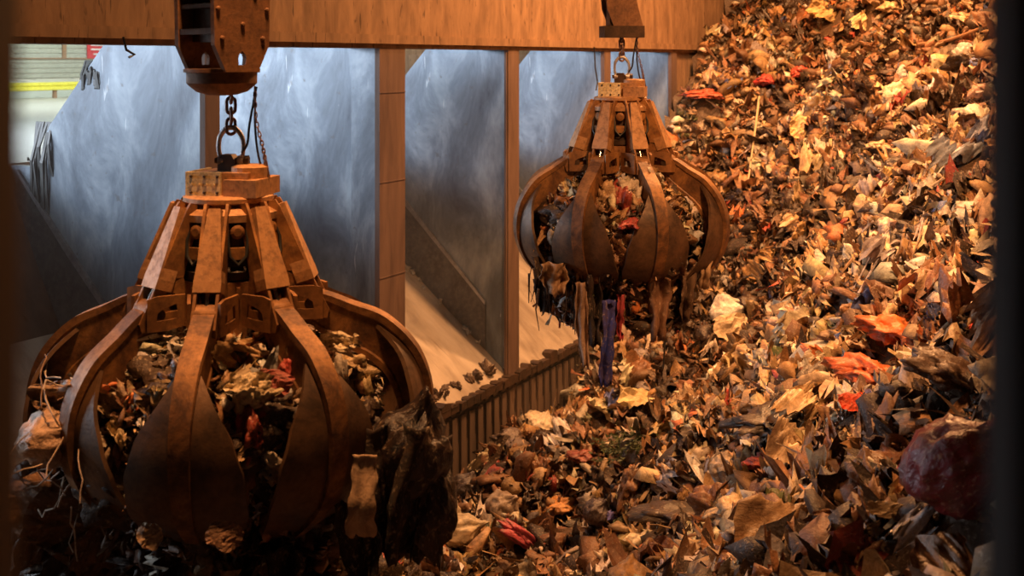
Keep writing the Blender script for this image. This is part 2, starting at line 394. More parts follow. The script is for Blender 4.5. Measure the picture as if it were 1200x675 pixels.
# ------------------------------------------------------------------ refuse shapes
def ico(sub):
    bm = bmesh.new(); bmesh.ops.create_icosphere(bm, subdivisions=sub, radius=1)
    V = np.array([tuple(v.co) for v in bm.verts]); T = np.array([[v.index for v in f.verts] for f in bm.faces]); bm.free(); return V, T
def v_blob(sub, seed, amp=.4, sq=.5):
    """collapsed bag or rag: flattened, with long creases and drooping corners"""
    V, T = ico(sub); o = Vector((seed*3.7, seed*1.3, 5)); out = []; th = seed*1.9; ca, sa = math.cos(th), math.sin(th)
    for p in V:
        q = Vector(p); u = q.x*ca+q.y*sa; w = -q.x*sa+q.y*ca
        wq = Vector((u*.9, w*2.6, q.z*2))+o
        r = 1+amp*1.1*noise.noise(q*1.3+o)+amp*.75*(.5-2*abs(noise.noise(wq)))+amp*.45*(.4-2*abs(noise.noise(wq*2.3)))
        if sub > 2: r += amp*.28*(.4-2*abs(noise.noise(wq*5)))
        edge = max(0, 1-abs(q.z)*2.2)
        r += amp*1.1*edge*max(0, noise.noise(Vector((q.x*2.2, q.y*2.2, seed))))*2
        out.append(q*max(.2, r))
    V = np.array(out); V[:, 2] = V[:, 2]*sq - .10*(V[:, 0]**2+V[:, 1]**2); return V*.5, T
def v_bag(seed):
    """tied bag: full belly with gathered folds running into a knot"""
    V, T = ico(4); o = Vector((seed*5.1, 2, seed)); out = []
    for p in V:
        q = Vector(p); a = math.atan2(q.y, q.x); h = q.z
        fold = .10*(1-1.6*abs(math.sin(a*4.5+seed+2.4*noise.noise(q*1.6+o))))*max(0, h+.35)
        r = 1+.22*noise.noise(q*1.4+o)+.16*(.5-2*abs(noise.noise(Vector((q.x*2.6, q.y*2.6, q.z*1.1))+o)))+.07*(.5-2*abs(noise.noise(Vector((q.x*6, q.y*6, q.z*2.5))+o)))+fold
        q = q*r
        if h > .72:
            k = (h-.72)/.28; q.x *= (1-.8*math.sin(k*PI/2)); q.y *= (1-.8*math.sin(k*PI/2)); q.z += .35*k
            if k > .55: q.x *= 1+3.2*(k-.55); q.y *= 1+3.2*(k-.55)
        out.append(q)
    V = np.array(out); V[:, 2] *= .72; return V*.5, T
def grid_tris(n, m):
    T = []
    for i in range(n-1):
        for j in range(m-1):
            a = i*m+j; T += [[a, a+1, a+m+1], [a, a+m+1, a+m]]
    return np.array(T)
def v_sheet(n, seed, amp=.3, bend=.6, asp=.7):
    r = random.Random(seed); o = Vector((seed*2.3, seed, 1)); V = []
    ax = r.uniform(0, PI); cb = r.uniform(-bend, bend)*2
    for i in range(n):
        for j in range(n):
            u, v = i/(n-1)-.5, j/(n-1)-.5
            mx, mn = max(abs(u), abs(v), 1e-6), min(abs(u), abs(v)); ed = min(1, mx*2)
            e = (1-ed*.22*(mn/mx)**2)*(1+ed*ed*.34*noise.noise(Vector((u*2.4, v*2.4, 0))+o))
            x, y = u*e, v*asp*e
            z = amp*(noise.noise(Vector((u*2.2, v*2.2, 3))+o)+.7*(.5-abs(noise.noise(Vector((u*5, v*5, 7))+o))*2)*.6+.45*(.35-abs(noise.noise(Vector((u*9, v*9, 7))+o)))+.25*(.35-abs(noise.noise(Vector((u*19, v*19, 3))+o))))
            d = x*math.cos(ax)+y*math.sin(ax); z += cb*d*d + (abs(d)*.5*bend if r.random() < 0 else 0)
            V.append((x, y, z))
    return np.array(V), grid_tris(n, n)
def v_strip(n, seed, w=.07):
    r = random.Random(seed); V = []; p = np.array([-.5, 0, 0.]); a = r.uniform(-.5, .5); b = r.uniform(-.4, .4)
    for i in range(n):
        ww = w*(1+.4*math.sin(i*1.7+seed)); tw = .5*math.sin(i*.9+seed)
        V += [p+np.array([0, ww, ww*tw]), p-np.array([0, ww, ww*tw])]
        a += r.uniform(-.45, .45); b += r.uniform(-.35, .35); b *= .8
        p = p + np.array([math.cos(a)*math.cos(b), math.sin(a), math.sin(b)])/(n-1)
    return np.array(V), grid_tris(n, 2)
def v_chunk(seed):
    r = random.Random(seed); s = (r.uniform(.7, 1), r.uniform(.4, .8), r.uniform(.12, .5))
    V = np.array([[(x+r.uniform(-.22, .22))*s[0], (y+r.uniform(-.22, .22))*s[1], (z+r.uniform(-.2, .2))*s[2]] for x, y, z in
      ((-.5,-.5,-.5),(.5,-.5,-.5),(.5,.5,-.5),(-.5,.5,-.5),(-.5,-.5,.5),(.5,-.5,.5),(.5,.5,.5),(-.5,.5,.5))])
    T = np.array([(0,2,1),(0,3,2),(4,5,6),(4,6,7),(0,1,5),(0,5,4),(1,2,6),(1,6,5),(2,3,7),(2,7,6),(3,0,4),(3,4,7)]); return V, T
def mesh_from(name, V, T, smooth=False, col=None):
    me = bpy.data.meshes.new(name); V = np.ascontiguousarray(V, dtype=np.float32); T = np.ascontiguousarray(T, dtype=np.int32)
    me.vertices.add(len(V)); me.vertices.foreach_set('co', V.ravel())
    me.loops.add(T.size); me.loops.foreach_set('vertex_index', T.ravel())
    me.polygons.add(len(T)); me.polygons.foreach_set('loop_start', np.arange(0, T.size, 3, dtype=np.int32))
    try: me.polygons.foreach_set('loop_total', np.full(len(T), 3, dtype=np.int32))
    except Exception: pass
    if np.ndim(smooth): me.polygons.foreach_set('use_smooth', smooth)
    else: me.polygons.foreach_set('use_smooth', np.full(len(T), bool(smooth)))
    if col is not None:
        at_ = me.attributes.new('piece_colour', 'FLOAT_COLOR', 'POINT'); at_.data.foreach_set('color', np.ascontiguousarray(col, dtype=np.float32).ravel())
    me.update(calc_edges=True); me.validate(); return me
def rotm(n, tilt=1.0, rng=RNG):
    """random rotations, mostly lying flat when tilt is small"""
    yaw = rng.random(n)*2*PI; p = rng.normal(0, tilt, n); q = rng.normal(0, tilt, n)
    cy, sy, cp, sp, cq, sq = np.cos(yaw), np.sin(yaw), np.cos(p), np.sin(p), np.cos(q), np.sin(q)
    Rz = np.zeros((n, 3, 3)); Rz[:, 0, 0] = cy; Rz[:, 0, 1] = -sy; Rz[:, 1, 0] = sy; Rz[:, 1, 1] = cy; Rz[:, 2, 2] = 1
    Rx = np.zeros((n, 3, 3)); Rx[:, 0, 0] = 1; Rx[:, 1, 1] = cp; Rx[:, 1, 2] = -sp; Rx[:, 2, 1] = sp; Rx[:, 2, 2] = cp
    Ry = np.zeros((n, 3, 3)); Ry[:, 1, 1] = 1; Ry[:, 0, 0] = cq; Ry[:, 0, 2] = sq; Ry[:, 2, 0] = -sq; Ry[:, 2, 2] = cq
    return Rx @ Ry @ Rz
PAL = {'cream': (.74, .64, .48), 'tan': (.60, .42, .23), 'white': (.80, .77, .72), 'kraft': (.46, .26, .11), 'brown': (.24, .11, .05),
       'black': (.034, .022, .016), 'red': (.50, .07, .05), 'orange': (.75, .22, .06), 'blue': (.10, .16, .42), 'grey': (.26, .23, .21), 'green': (.10, .13, .05)}
PK = list(PAL); PV = np.array([PAL[k] for k in PK])
def colours(n, w, rng=RNG):
    w = np.array(w, float); c = PV[rng.choice(len(PK), n, p=w/w.sum())]
    return np.clip(c*(rng.uniform(.55, 1.2, (n, 1)))*(1+rng.normal(0, .06, (n, 3))), .01, .95)
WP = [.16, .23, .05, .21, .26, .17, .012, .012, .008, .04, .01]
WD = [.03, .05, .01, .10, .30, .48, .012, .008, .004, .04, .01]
SMALL = [v_sheet(6, s, .5, .9) for s in range(8)] + [v_sheet(9, s+20, .75, 1.0) for s in range(5)] + [v_chunk(s) for s in range(6)] + [v_blob(1, s, .5) for s in range(4)] + [v_blob(2, s+9, .55) for s in range(3)] + [v_strip(9, s) for s in range(6)]
SW = np.array([2.6]*8 + [4.5]*5 + [.5]*6 + [.8]*4 + [5.0]*3 + [2.2]*6)
def pieces(pos, size, col, tilt):
    """many small pieces as one set of arrays"""
    n = len(pos); kind = RNG.choice(len(SMALL), n, p=SW/SW.sum()); Vs, Ts, Cs = [], [], []; off = 0
    for k, (V, T) in enumerate(SMALL):
        ix = np.nonzero(kind == k)[0]
        if not len(ix): continue
        Rm = rotm(len(ix), tilt); sc3 = size[ix][:, None]*RNG.uniform(.65, 1.35, (len(ix), 3))
        if k >= len(SMALL)-6: sc3[:, 0] *= 2.2
        P = np.einsum('nij,nvj->nvi', Rm, V[None]*sc3[:, None, :]) + pos[ix][:, None, :]
        Vs.append(P.reshape(-1, 3)); Ts.append((T[None]+(np.arange(len(ix))*len(V))[:, None, None]+off).reshape(-1, 3))
        Cs.append(np.repeat(col[ix], len(V), 0)); off += len(ix)*len(V)
    C_ = np.concatenate(Cs); return np.concatenate(Vs), np.concatenate(Ts), np.concatenate([C_, np.ones((len(C_), 1))], 1)

SP = [
 ('crumpled_bag', 1042, 400, 62, (.80, .20, .05), 'bright orange crumpled plastic bag near the right side of the heap', (0, .2, .4), (1, 1, .8), 0),
 ('crumpled_bag', 1014, 447, 66, (.72, .15, .04), 'deep orange crumpled bag just below the brightest orange one', (.2, 0, 2), (1, .8, .7), 3),
 ('cardboard_piece', 998, 492, 40, (.70, .08, .03), 'bright red-orange scrap below the two orange bags', (.7, .1, .4), (1, .8, 1), 1),
 ('refuse_bag', 1118, 592, 105, (.17, .012, .018), 'large dark red bag with stretched folds beside the black window post', (.6, .5, .6), (.85, .9, 1.35), 1),
 ('refuse_bag', 857, 379, 44, (.78, .74, .66), 'white knotted bag right of the far grab, above a beige one', (1.0, .3, .4), (1, .9, .8), 2),
 ('cardboard_piece', 865, 402, 50, (.66, .52, .34), 'beige pointed sheet directly under a white knotted bag', (.9, .1, .6), (1, 1, 1), 2),
 ('crumpled_bag', 825, 117, 30, (.72, .13, .07), 'small coral red bag at the upper left edge of the heap', (0, 0, 0), (1.1, .8, .6), 1),
 ('crumpled_bag', 898, 101, 18, (.62, .06, .05), 'small round red bag, left of two high on the heap', (0, 0, 1), (1, 1, 1.1), 2),
 ('crumpled_bag', 937, 93, 19, (.66, .08, .05), 'small round red bag, right of two high on the heap', (0, 0, 2), (1, 1, 1.2), 4),
 ('cardboard_piece', 758, 487, 62, (.74, .58, .30), 'broad yellowish cardboard slab lying right of the ribbed pit wall', (.35, .1, .1), (1, .7, 1), 0),
 ('cardboard_piece', 703, 492, 42, (.78, .68, .42), 'pale yellow bent card propped beside the green branches', (.6, -.3, 2.0), (1, .7, 1), 3),
 ('refuse_bag', 634, 494, 36, (.74, .64, .48), 'cream full bag at the foot of the ribbed pit wall', (.4, .3, .8), (1.2, 1, .9), 4),
 ('crumpled_bag', 613, 642, 42, (.62, .10, .14), 'pinkish red bag on the heap right of the near grab', (.2, .7, .3), (1.2, .6, .6), 5),
 ('crumpled_bag', 657, 603, 32, (.80, .36, .10), 'light orange bag at the bottom middle of the heap', (0, 0, .5), (1.1, .8, .7), 6),
 ('crumpled_bag', 580, 556, 30, (.28, .04, .04), 'dark maroon bag below the pit wall', (0, 0, 1.5), (1.2, .8, .7), 1),
 ('plastic_film', 718, 478, 26, (.10, .16, .50), 'blue plastic scrap under the hanging blue strip', (.5, 0, 1), (1, 1, 1), 1),
 ('plastic_film', 857, 594, 15, (.35, .42, .75), 'tiny shiny light blue scrap low on the heap', (.6, 0, 1), (1, 1, 1), 2),
 ('plastic_film', 716, 617, 16, (.14, .14, .50), 'tiny deep blue scrap at the bottom middle', (.5, .4, 1), (1, 1, 1), 3),
 ('crumpled_bag', 896, 556, 34, (.55, .09, .06), 'round red crumpled bag beside a pale torn sheet', (0, .3, 1), (1, .9, 1), 2),
 ('refuse_bag', 849, 566, 38, (.66, .50, .32), 'beige drooping bag left of the round red one', (1.1, .2, 0), (.8, .8, 1.2), 5),
 ('plastic_film', 925, 545, 60, (.64, .46, .28), 'pale brown torn sheet behind the round red bag', (.7, 0, .4), (1.2, 1, 1), 4),
 ('plastic_film', 935, 500, 66, (.70, .50, .28), 'golden tan wrinkled sheet above a black hollow', (.7, .1, .9), (1.2, .8, 1), 5),
 ('cardboard_piece', 965, 588, 66, (.58, .40, .22), 'long tan strip of cardboard slanting up to the right', (.8, -.2, .9), (1.3, .35, 1), 4),
 ('plastic_film', 925, 650, 95, (.44, .28, .15), 'big brown kraft sheet at the bottom of the heap', (.5, .1, .2), (1.3, 1, .8), 0),
 ('refuse_bag', 518, 612, 38, (.78, .68, .50), 'cream squarish bag right beside the near grab', (1.4, .2, .3), (1, 1, 1.1), 3),
 ('refuse_bag', 538, 640, 44, (.72, .60, .40), 'tan long bag below a cream squarish one', (.2, 1.3, .3), (.7, .8, 1.3), 2),
 ('cardboard_piece', 482, 630, 38, (.70, .56, .36), 'beige square card at the right edge of the near grab', (.9, .2, .4), (1, 1, 1), 5),
 ('refuse_bag', 505, 520, 26, (.74, .68, .60), 'pale grey bag beside the dark rags of the near grab', (.5, .2, 1), (1, 1, 1), 0),
 ('plastic_film', 570, 545, 38, (.80, .70, .48), 'cream folded sheet on the heap under the pit wall', (.6, -.3, .4), (1.1, .7, .7), 6),
 ('crumpled_bag', 683, 541, 30, (.36, .10, .07), 'dull red bag left of the green branches', (0, 0, 1), (1.1, .9, .7), 0),
 ('cardboard_piece', 968, 24, 44, (.72, .48, .20), 'tan flat cardboard panel at the top of the heap', (1.0, .2, .3), (1, .8, 1), 0),
 ('cardboard_piece', 1012, 36, 34, (.80, .60, .30), 'bright tan folded card right of a flat panel at the top', (1.0, -.2, .9), (1, .8, 1), 2),
 ('cardboard_piece', 937, 160, 36, (.78, .56, .28), 'upright tan card in the upper middle of the heap', (1.2, .1, .1), (.7, 1, 1), 1),
 ('cardboard_piece', 1042, 218, 32, (.82, .60, .28), 'bright golden square card right of centre on the heap', (1.0, .2, .5), (.9, 1, 1), 5),
 ('crumpled_bag', 1045, 18, 22, (.70, .48, .26), 'round tan bag near the top right of the heap', (0, 0, 0), (1, 1, .9), 4),
 ('crumpled_bag', 1032, 178, 24, (.72, .52, .30), 'round beige bag above the golden square card', (0, 0, 1), (1, 1, .7), 5),
 ('crumpled_bag', 960, 190, 18, (.74, .56, .34), 'small round cream bag below an upright tan card', (0, 0, 2), (1, 1, 1), 3),
 ('plastic_film', 1115, 195, 52, (.34, .40, .52), 'blue-grey plastic sheet at the right of the heap', (.7, .2, .4), (1.2, .6, 1), 1),
 ('plastic_film', 1148, 176, 40, (.20, .24, .36), 'dark blue plastic sheet beside the black window post', (.6, .1, 1.4), (1, .8, 1), 2),
 ('plastic_film', 1028, 318, 50, (.46, .42, .46), 'lilac-grey torn film among pale strings', (.6, .2, .7), (1.2, .6, 1), 3),
 ('plastic_film', 1150, 430, 76, (.30, .17, .09), 'large brown wrinkled sheet next to the window post', (.6, .3, .8), (1, 1, 1), 4),
 ('crumpled_bag', 1110, 455, 76, (.10, .06, .04), 'big dark brown bag right of the orange ones', (.2, .4, .8), (1, .9, .8), 6),
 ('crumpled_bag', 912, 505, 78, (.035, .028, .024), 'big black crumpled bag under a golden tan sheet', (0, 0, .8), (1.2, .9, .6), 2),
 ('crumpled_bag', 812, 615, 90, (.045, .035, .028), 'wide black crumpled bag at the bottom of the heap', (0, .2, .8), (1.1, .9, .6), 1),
 ('crumpled_bag', 862, 615, 54, (.60, .44, .26), 'tan bunched bag right of the wide black one', (0, .2, 1.8), (1, .9, .9), 6),
 ('plastic_film', 1080, 350, 50, (.50, .34, .22), 'brown folded film right of the pale strings', (.6, .2, .2), (1, .8, 1), 5),
 ('cardboard_piece', 1042, 625, 60, (.62, .46, .26), 'beige torn card low beside the dark red bag', (.6, .2, .2), (1, .5, 1), 1),
 ('plastic_film', 1080, 640, 60, (.42, .38, .36), 'greyish crumpled film at the bottom right', (.6, .2, .9), (1, .8, 1), 6),
 ('refuse_bag', 700, 615, 34, (.10, .08, .09), 'dark grey full bag at the bottom middle', (.6, .2, .9), (1, .8, 1), 1),
 ('refuse_bag', 548, 580, 34, (.09, .08, .09), 'dark grey bag left of the light orange one', (.3, .2, .9), (1, .9, .9), 2),
 ('crumpled_bag', 600, 525, 36, (.18, .14, .13), 'dim brownish grey bag below the cream full bag', (.3, .2, .9), (1, .9, .9), 3),
 ('refuse_bag', 590, 610, 40, (.44, .34, .26), 'greyish tan bag above the pinkish red one', (.8, .2, .9), (1, .9, 1), 5),
]
SPC = []
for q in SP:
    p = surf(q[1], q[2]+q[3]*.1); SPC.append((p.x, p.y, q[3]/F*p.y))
SPC = np.array(SPC)
def clear_of(P, extra=.0):
    """True where a spot does not bury one of the pieces that stand out"""
    d = np.ones(len(P), bool)
    for x, y, r_ in SPC:
        d &= ((P[:, 0]-x)**2 + ((P[:, 1]-(y-.30*r_))*.8)**2) > (.34*r_+extra*.7)**2
    return d
# the heap: terrain and the countless small pieces, one mass
gx = np.arange(-9, 20, .16); gy = np.arange(5.4, 47, .16); GX, GY = np.meshgrid(gx, gy); GZ = height(GX, GY)-.06
inn = inward(GX, GY) < .0; idx = -np.ones(GX.shape, int); idx[inn] = np.arange(inn.sum())
a, b_, c_, d_ = idx[:-1, :-1], idx[:-1, 1:], idx[1:, 1:], idx[1:, :-1]; ok = (a >= 0) & (b_ >= 0) & (c_ >= 0) & (d_ >= 0)
Tt = np.concatenate([np.stack([a[ok], b_[ok], c_[ok]], 1), np.stack([a[ok], c_[ok], d_[ok]], 1)])
Vt = np.stack([GX[inn], GY[inn], GZ[inn]], 1); Ct = np.tile([.07, .04, .022, 1], (len(Vt), 1))
def scatter(n, ylo=6.2, yhi=44, pw=1.0):
    """random spots on the heap that the window looks on to (with a margin)"""
    out = []
    while sum(len(o) for o in out) < n:
        Y = ylo+(yhi-ylo)*RNG.random(n*2)**pw; k = RNG.uniform(-.2, .56, n*2); keep = RNG.random(n*2) < (Y/yhi)
        X = k*Y; q = keep & (inward(X, Y) < -.35) & (X < 18); out.append(np.stack([X[q], Y[q]], 1))
    P = np.concatenate(out)[:n]; return np.column_stack([P, height(P[:, 0], P[:, 1])])
Va, Ta, Ca = [Vt], [Tt], [Ct]; off = len(Vt)
cl = lambda P: vnoise(P[:, 0]*.55+20, P[:, 1]*.55) > .0     # some areas are darker: shadowed valleys put into the piece colours
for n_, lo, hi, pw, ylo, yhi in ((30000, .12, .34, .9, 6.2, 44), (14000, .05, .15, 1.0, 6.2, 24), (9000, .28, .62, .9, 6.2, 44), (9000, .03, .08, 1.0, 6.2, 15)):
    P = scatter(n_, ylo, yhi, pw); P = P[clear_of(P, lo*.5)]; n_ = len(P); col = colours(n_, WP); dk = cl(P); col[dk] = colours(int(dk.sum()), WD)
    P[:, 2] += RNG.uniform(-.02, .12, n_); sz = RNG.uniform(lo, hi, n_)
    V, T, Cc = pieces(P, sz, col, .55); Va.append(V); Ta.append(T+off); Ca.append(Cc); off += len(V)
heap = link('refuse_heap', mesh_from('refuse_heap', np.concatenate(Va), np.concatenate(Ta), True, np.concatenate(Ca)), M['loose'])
tag(heap, 'huge sloping heap of loose household refuse filling the right side of the pit', 'refuse heap', None, 'stuff')

# ------------------------------------------------------------------ individual pieces, one mesh per variant, then copies
BAGS = [mesh_from('bag', *v_bag(s), True) for s in range(6)]
LUMPS = [mesh_from('crumpled_bag', *v_blob(4, s, .55), True) for s in range(7)]
SHEETS = [mesh_from('paper', *v_sheet(20, s, .6, .9), True) for s in range(8)]
CARDS = [mesh_from('cardboard', *v_sheet(12, s+50, .2, .4, .75)) for s in range(6)]
FILMS = [mesh_from('film', *v_sheet(16, s+80, .62, 1.4), True) for s in range(7)]
STRIPS = [mesh_from('strip', *v_strip(16, s+100, .05), True) for s in range(6)]
def v_stick(seed):
    bm = bmesh.new(); r = random.Random(seed); pts = [(-.5+i/7, r.uniform(-.02, .02), r.uniform(-.02, .02)) for i in range(8)]
    tube(bm, pts, .014, 5, rf=lambda t: 1-.5*t)
    if seed % 2: tube(bm, [pts[3], (0.1, .12, .05), (.2, .2, .06)], .008, 5)
    bmesh.ops.triangulate(bm, faces=bm.faces[:]); bm.verts.ensure_lookup_table()
    V = np.array([tuple(v.co) for v in bm.verts]); T = np.array([[v.index for v in f.verts] for f in bm.faces]); bm.free(); return V, T
STICKS = [mesh_from('stick', *v_stick(s)) for s in range(4)]
def bottle_me(seed):
    bm = bmesh.new(); lathe(bm, [(.10, -.5), (.15, -.47), (.15, -.1), (.138, -.05), (.15, 0), (.15, .2), (.08, .36), (.045, .42), (.045, .5)], 14)
    for v in bm.verts:
        v.co.x *= 1-.25*math.exp(-((v.co.z+.1)/.15)**2)
    bmesh.ops.triangulate(bm, faces=bm.faces[:]); V = np.array([tuple(v.co) for v in bm.verts]); T = np.array([[v.index for v in f.verts] for f in bm.faces]); bm.free()
    return V[:, [2, 0, 1]], T
BOTTLES = [mesh_from('bottle', *bottle_me(0), True)]
for L, mt in ((BAGS, 'film'), (LUMPS, 'film'), (SHEETS, 'paper'), (CARDS, 'paper'), (FILMS, 'film'), (STRIPS, 'cloth'), (STICKS, 'paper'), (BOTTLES, 'film')):
    for me in L: me.materials.append(M[mt])
KIND = {'refuse_bag': (BAGS, 'refuse bag', 'tied {c} refuse bag'), 'crumpled_bag': (LUMPS, 'crumpled bag', 'crumpled {c} plastic bag'),
        'paper_sheet': (SHEETS, 'paper', 'creased {c} sheet of paper'), 'cardboard_piece': (CARDS, 'cardboard', 'torn flat piece of {c} cardboard'),
        'plastic_film': (FILMS, 'plastic film', 'wrinkled {c} sheet of plastic film'), 'cloth_strip': (STRIPS, 'rag', 'long ragged {c} strip'),
        'wooden_stick': (STICKS, 'stick', 'thin {c} stick'), 'plastic_bottle': (BOTTLES, 'bottle', 'squashed {c} bottle')}
def piece(kind, pos, size, rot, cname, colv, where, variant=None, label=None, group=None):
    L, cat, lab = KIND[kind]; me = L[(variant if variant is not None else random.randrange(len(L))) % len(L)]
    o = bpy.data.objects.new(kind, me); C.objects.link(o); o.location = pos; o.rotation_euler = rot
    o.scale = size if isinstance(size, (tuple, list)) else (size,)*3
    o.color = (*colv, 1)
    if label: tag(o, label, cat)
    else: tag(o, lab.format(c=cname)+' '+where, cat, '%s %ss %s' % (cname, cat, where) if group is None else group)
    return o
def rc(cname): 
    f = random.uniform(.7, 1.2); return tuple(min(.95, c*f*random.uniform(.94, 1.06)) for c in PAL[cname])
def pick(w): return random.choices(PK, w)[0]
REG = lambda x, y, Y: ('on the steep upper slope of the heap' if Y > 27 else 'in the middle of the heap' if Y > 17 else 'low on the heap near the window')
PLAN = (('refuse_bag', 150, (.28, .62), .6), ('crumpled_bag', 270, (.25, .75), .7), ('paper_sheet', 290, (.25, .6), .6), ('cardboard_piece', 150, (.25, .6), .5),
        ('plastic_film', 270, (.35, .95), .6), ('cloth_strip', 110, (.5, 1.3), .4), ('wooden_stick', 60, (.5, 1.5), .35), ('plastic_bottle', 35, (.25, .4), .5))
for kind, cnt, (lo, hi), tilt in PLAN:
    P = scatter(cnt); P = P[clear_of(P, hi*.45)]
    for (x, y, z) in P:
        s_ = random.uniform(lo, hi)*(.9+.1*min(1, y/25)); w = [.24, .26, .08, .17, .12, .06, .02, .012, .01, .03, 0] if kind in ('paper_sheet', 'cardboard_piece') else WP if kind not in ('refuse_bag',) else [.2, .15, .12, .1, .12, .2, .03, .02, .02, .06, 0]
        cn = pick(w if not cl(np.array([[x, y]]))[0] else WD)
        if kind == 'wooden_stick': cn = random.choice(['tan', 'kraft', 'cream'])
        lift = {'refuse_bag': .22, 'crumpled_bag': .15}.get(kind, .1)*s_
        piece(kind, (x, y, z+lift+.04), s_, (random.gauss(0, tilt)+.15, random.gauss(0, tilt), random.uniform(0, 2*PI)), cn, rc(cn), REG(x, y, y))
# pieces that stand out
def special(kind, px, py, wpx, colv, label, rot=(0, 0, 0), asp=(1, 1, 1), variant=0, lift=.28):
    p = surf(px, py+wpx*.1); s_ = 1.12*wpx/F*p.y; p.z += s_*lift*asp[2]+.06
    return piece(kind, p, (s_*asp[0], s_*asp[1], s_*asp[2]), rot, '', colv, '', variant, label)
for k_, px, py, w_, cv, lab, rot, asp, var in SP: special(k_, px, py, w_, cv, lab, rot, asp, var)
# long stick leaning on the slope, branch
def long_tube(name, label, cat, pts2, r, mat, lift=.25):
    P = [surf(x, y)+Vector((0, -.1, lift)) for x, y in pts2]; P = [Vector(p) for p in catmull([tuple(p) for p in P], 14)]
    c = P[0].copy(); bm = bmesh.new(); tube(bm, [p-c for p in P], r, 7, rf=lambda t: 1-.4*t); o = obj(name, bm, mat, smooth=True); o.location = c; return tag(o, label, cat)
M['wood'] = plain('weathered_wood', (.62, .46, .28), .8)
M['wood2'] = plain('brown_branch', (.28, .14, .07), .8)
long_tube('wooden_stick', 'long pale stick standing upright on the upper heap right of the far grab', 'stick', [(889, 128), (884, 170), (876, 228)], .035, M['wood'], .35)
long_tube('tree_branch', 'long brown branch lying across the upper right of the heap', 'branch', [(1075, 68), (1110, 64), (1165, 42)], .05, M['wood2'], .3)
long_tube('tree_branch', 'straight brown branch slanting down left of another one at upper right', 'branch', [(1158, 66), (1140, 76), (1108, 96)], .04, M['wood2'], .3)
# pale strings fanning down the heap
for i in range(34):
    x0 = random.uniform(1060, 1105); y0 = random.uniform(205, 250); dx = random.uniform(-105, -10); dy = random.uniform(55, 130)
    p0 = surf(x0, y0); 
    P = [surf(x0+dx*t, y0+dy*t*(.7+.3*t))+Vector((random.uniform(-.05, .05), -.05, .16+.06*math.sin(t*6+i))) for t in (0, .33, .66, 1)]
    P = [Vector(p) for p in catmull([tuple(p) for p in P], 14)]; c = P[0].copy()
    bm = bmesh.new(); tube(bm, [p-c for p in P], random.uniform(.01, .028), 5)
    o = obj('string', bm, M['cloth'], smooth=True); o.location = c; o.color = (*random.choice([(.6, .48, .36), (.5, .46, .48), (.66, .5, .3), (.4, .26, .16)]), 1)
    tag(o, 'long pale string trailing down the right side of the heap', 'string', 'pale strings trailing down the heap')
# green branches: one dense tangle
p0 = surf(755, 535); bm = bmesh.new(); r = random.Random(5)
for i in range(90):
    a = r.uniform(0, 2*PI); l = r.uniform(.35, 1.05); d = Vector((math.cos(a), math.sin(a)*.7, r.uniform(.1, .75)))
    q = [Vector((0, 0, 0))+Vector((r.uniform(-.5, .5), r.uniform(-.4, .4), 0))+d*l*t+Vector((0, 0, -.35*t*t)) for t in (0, .35, .7, 1)]
    tube(bm, q, .009, 4, rf=lambda t: 1-.6*t)
    for j in range(16):
        t = r.uniform(.15, 1); i0 = min(2, int(t*3)); b0 = q[i0].lerp(q[i0+1], t*3-i0); u = Vector((r.gauss(0, 1), r.gauss(0, 1), r.gauss(0, 1))).normalized(); v = u.orthogonal().normalized()
        L_ = r.uniform(.06, .13); vs = [bm.verts.new(b0), bm.verts.new(b0+u*L_*.5+v*L_*.22), bm.verts.new(b0+u*L_), bm.verts.new(b0+u*L_*.5-v*L_*.22)]; bm.faces.new(vs)
o = obj('leafy_branches', bm, plain('dark_foliage', (.075, .095, .03), .6)); o.location = p0+Vector((0, 0, .15)); o.scale = (.95, .95, .8)
tag(o, 'tangle of dark green leafy branches dumped on the heap below the far grab', 'branches', None, 'stuff')

# ------------------------------------------------------------------ the grab
HB = 3.1      # head height above the tine tips
def z_(z): return z+HB
def tine_mesh():
    out = catmull([(-.12, .10), (.10, .06), (.34, -.08), (.62, -.26), (.84, -.60), (.88, -1.02), (.72, -1.42), (.40, -1.72), (.10, -1.90)], 44)
    return out
PROF = tine_mesh()
def nrm(i):
    a = PROF[max(0, i-1)]; b = PROF[min(len(PROF)-1, i+1)]; t = (b-a)/np.linalg.norm(b-a); return np.array([-t[1]*-1, t[0]*-1])*-1 if False else np.array([t[1], -t[0]])   # points inward
def spine_bm():
    bm = bmesh.new(); rings = []; n = len(PROF)
    for i, p in enumerate(PROF):
        s = i/(n-1); nn = nrm(i)
        if nn @ (np.array([.1, -.9])-p) < 0: nn = -nn
        th = lerpt([(0, .24), (.15, .32), (.35, .40), (.6, .33), (.85, .19), (1, .05)], s); w = lerpt([(0, .085), (.3, .09), (.7, .075), (1, .025)], s)
        sec = []
        for side, dep, ww in ((-1, 0, 1), (1, 0, 1), (1, .16, 1), (1, .19, .86), (1, .82, .86), (1, .86, 1), (1, 1, 1), (-1, 1, 1), (-1, .86, 1), (-1, .82, .86), (-1, .19, .86), (-1, .16, 1)):
            q = p+nn*th*dep; sec.append(bm.verts.new((q[0], side*w*ww, q[1])))
        rings.append(sec)
    m = len(rings[0])
    for a, b in zip(rings, rings[1:]):
        for k in range(m): bm.faces.new((a[k], a[(k+1) % m], b[(k+1) % m], b[k]))
    bm.faces.new(rings[0][::-1]); bm.faces.new(rings[-1])
    # hinge eye
    lathe(bm, [(.12, -.095), (.12, .095)], 18, (0, 0, 0), Matrix.Rotation(PI/2, 4, 'X'))
    return bm
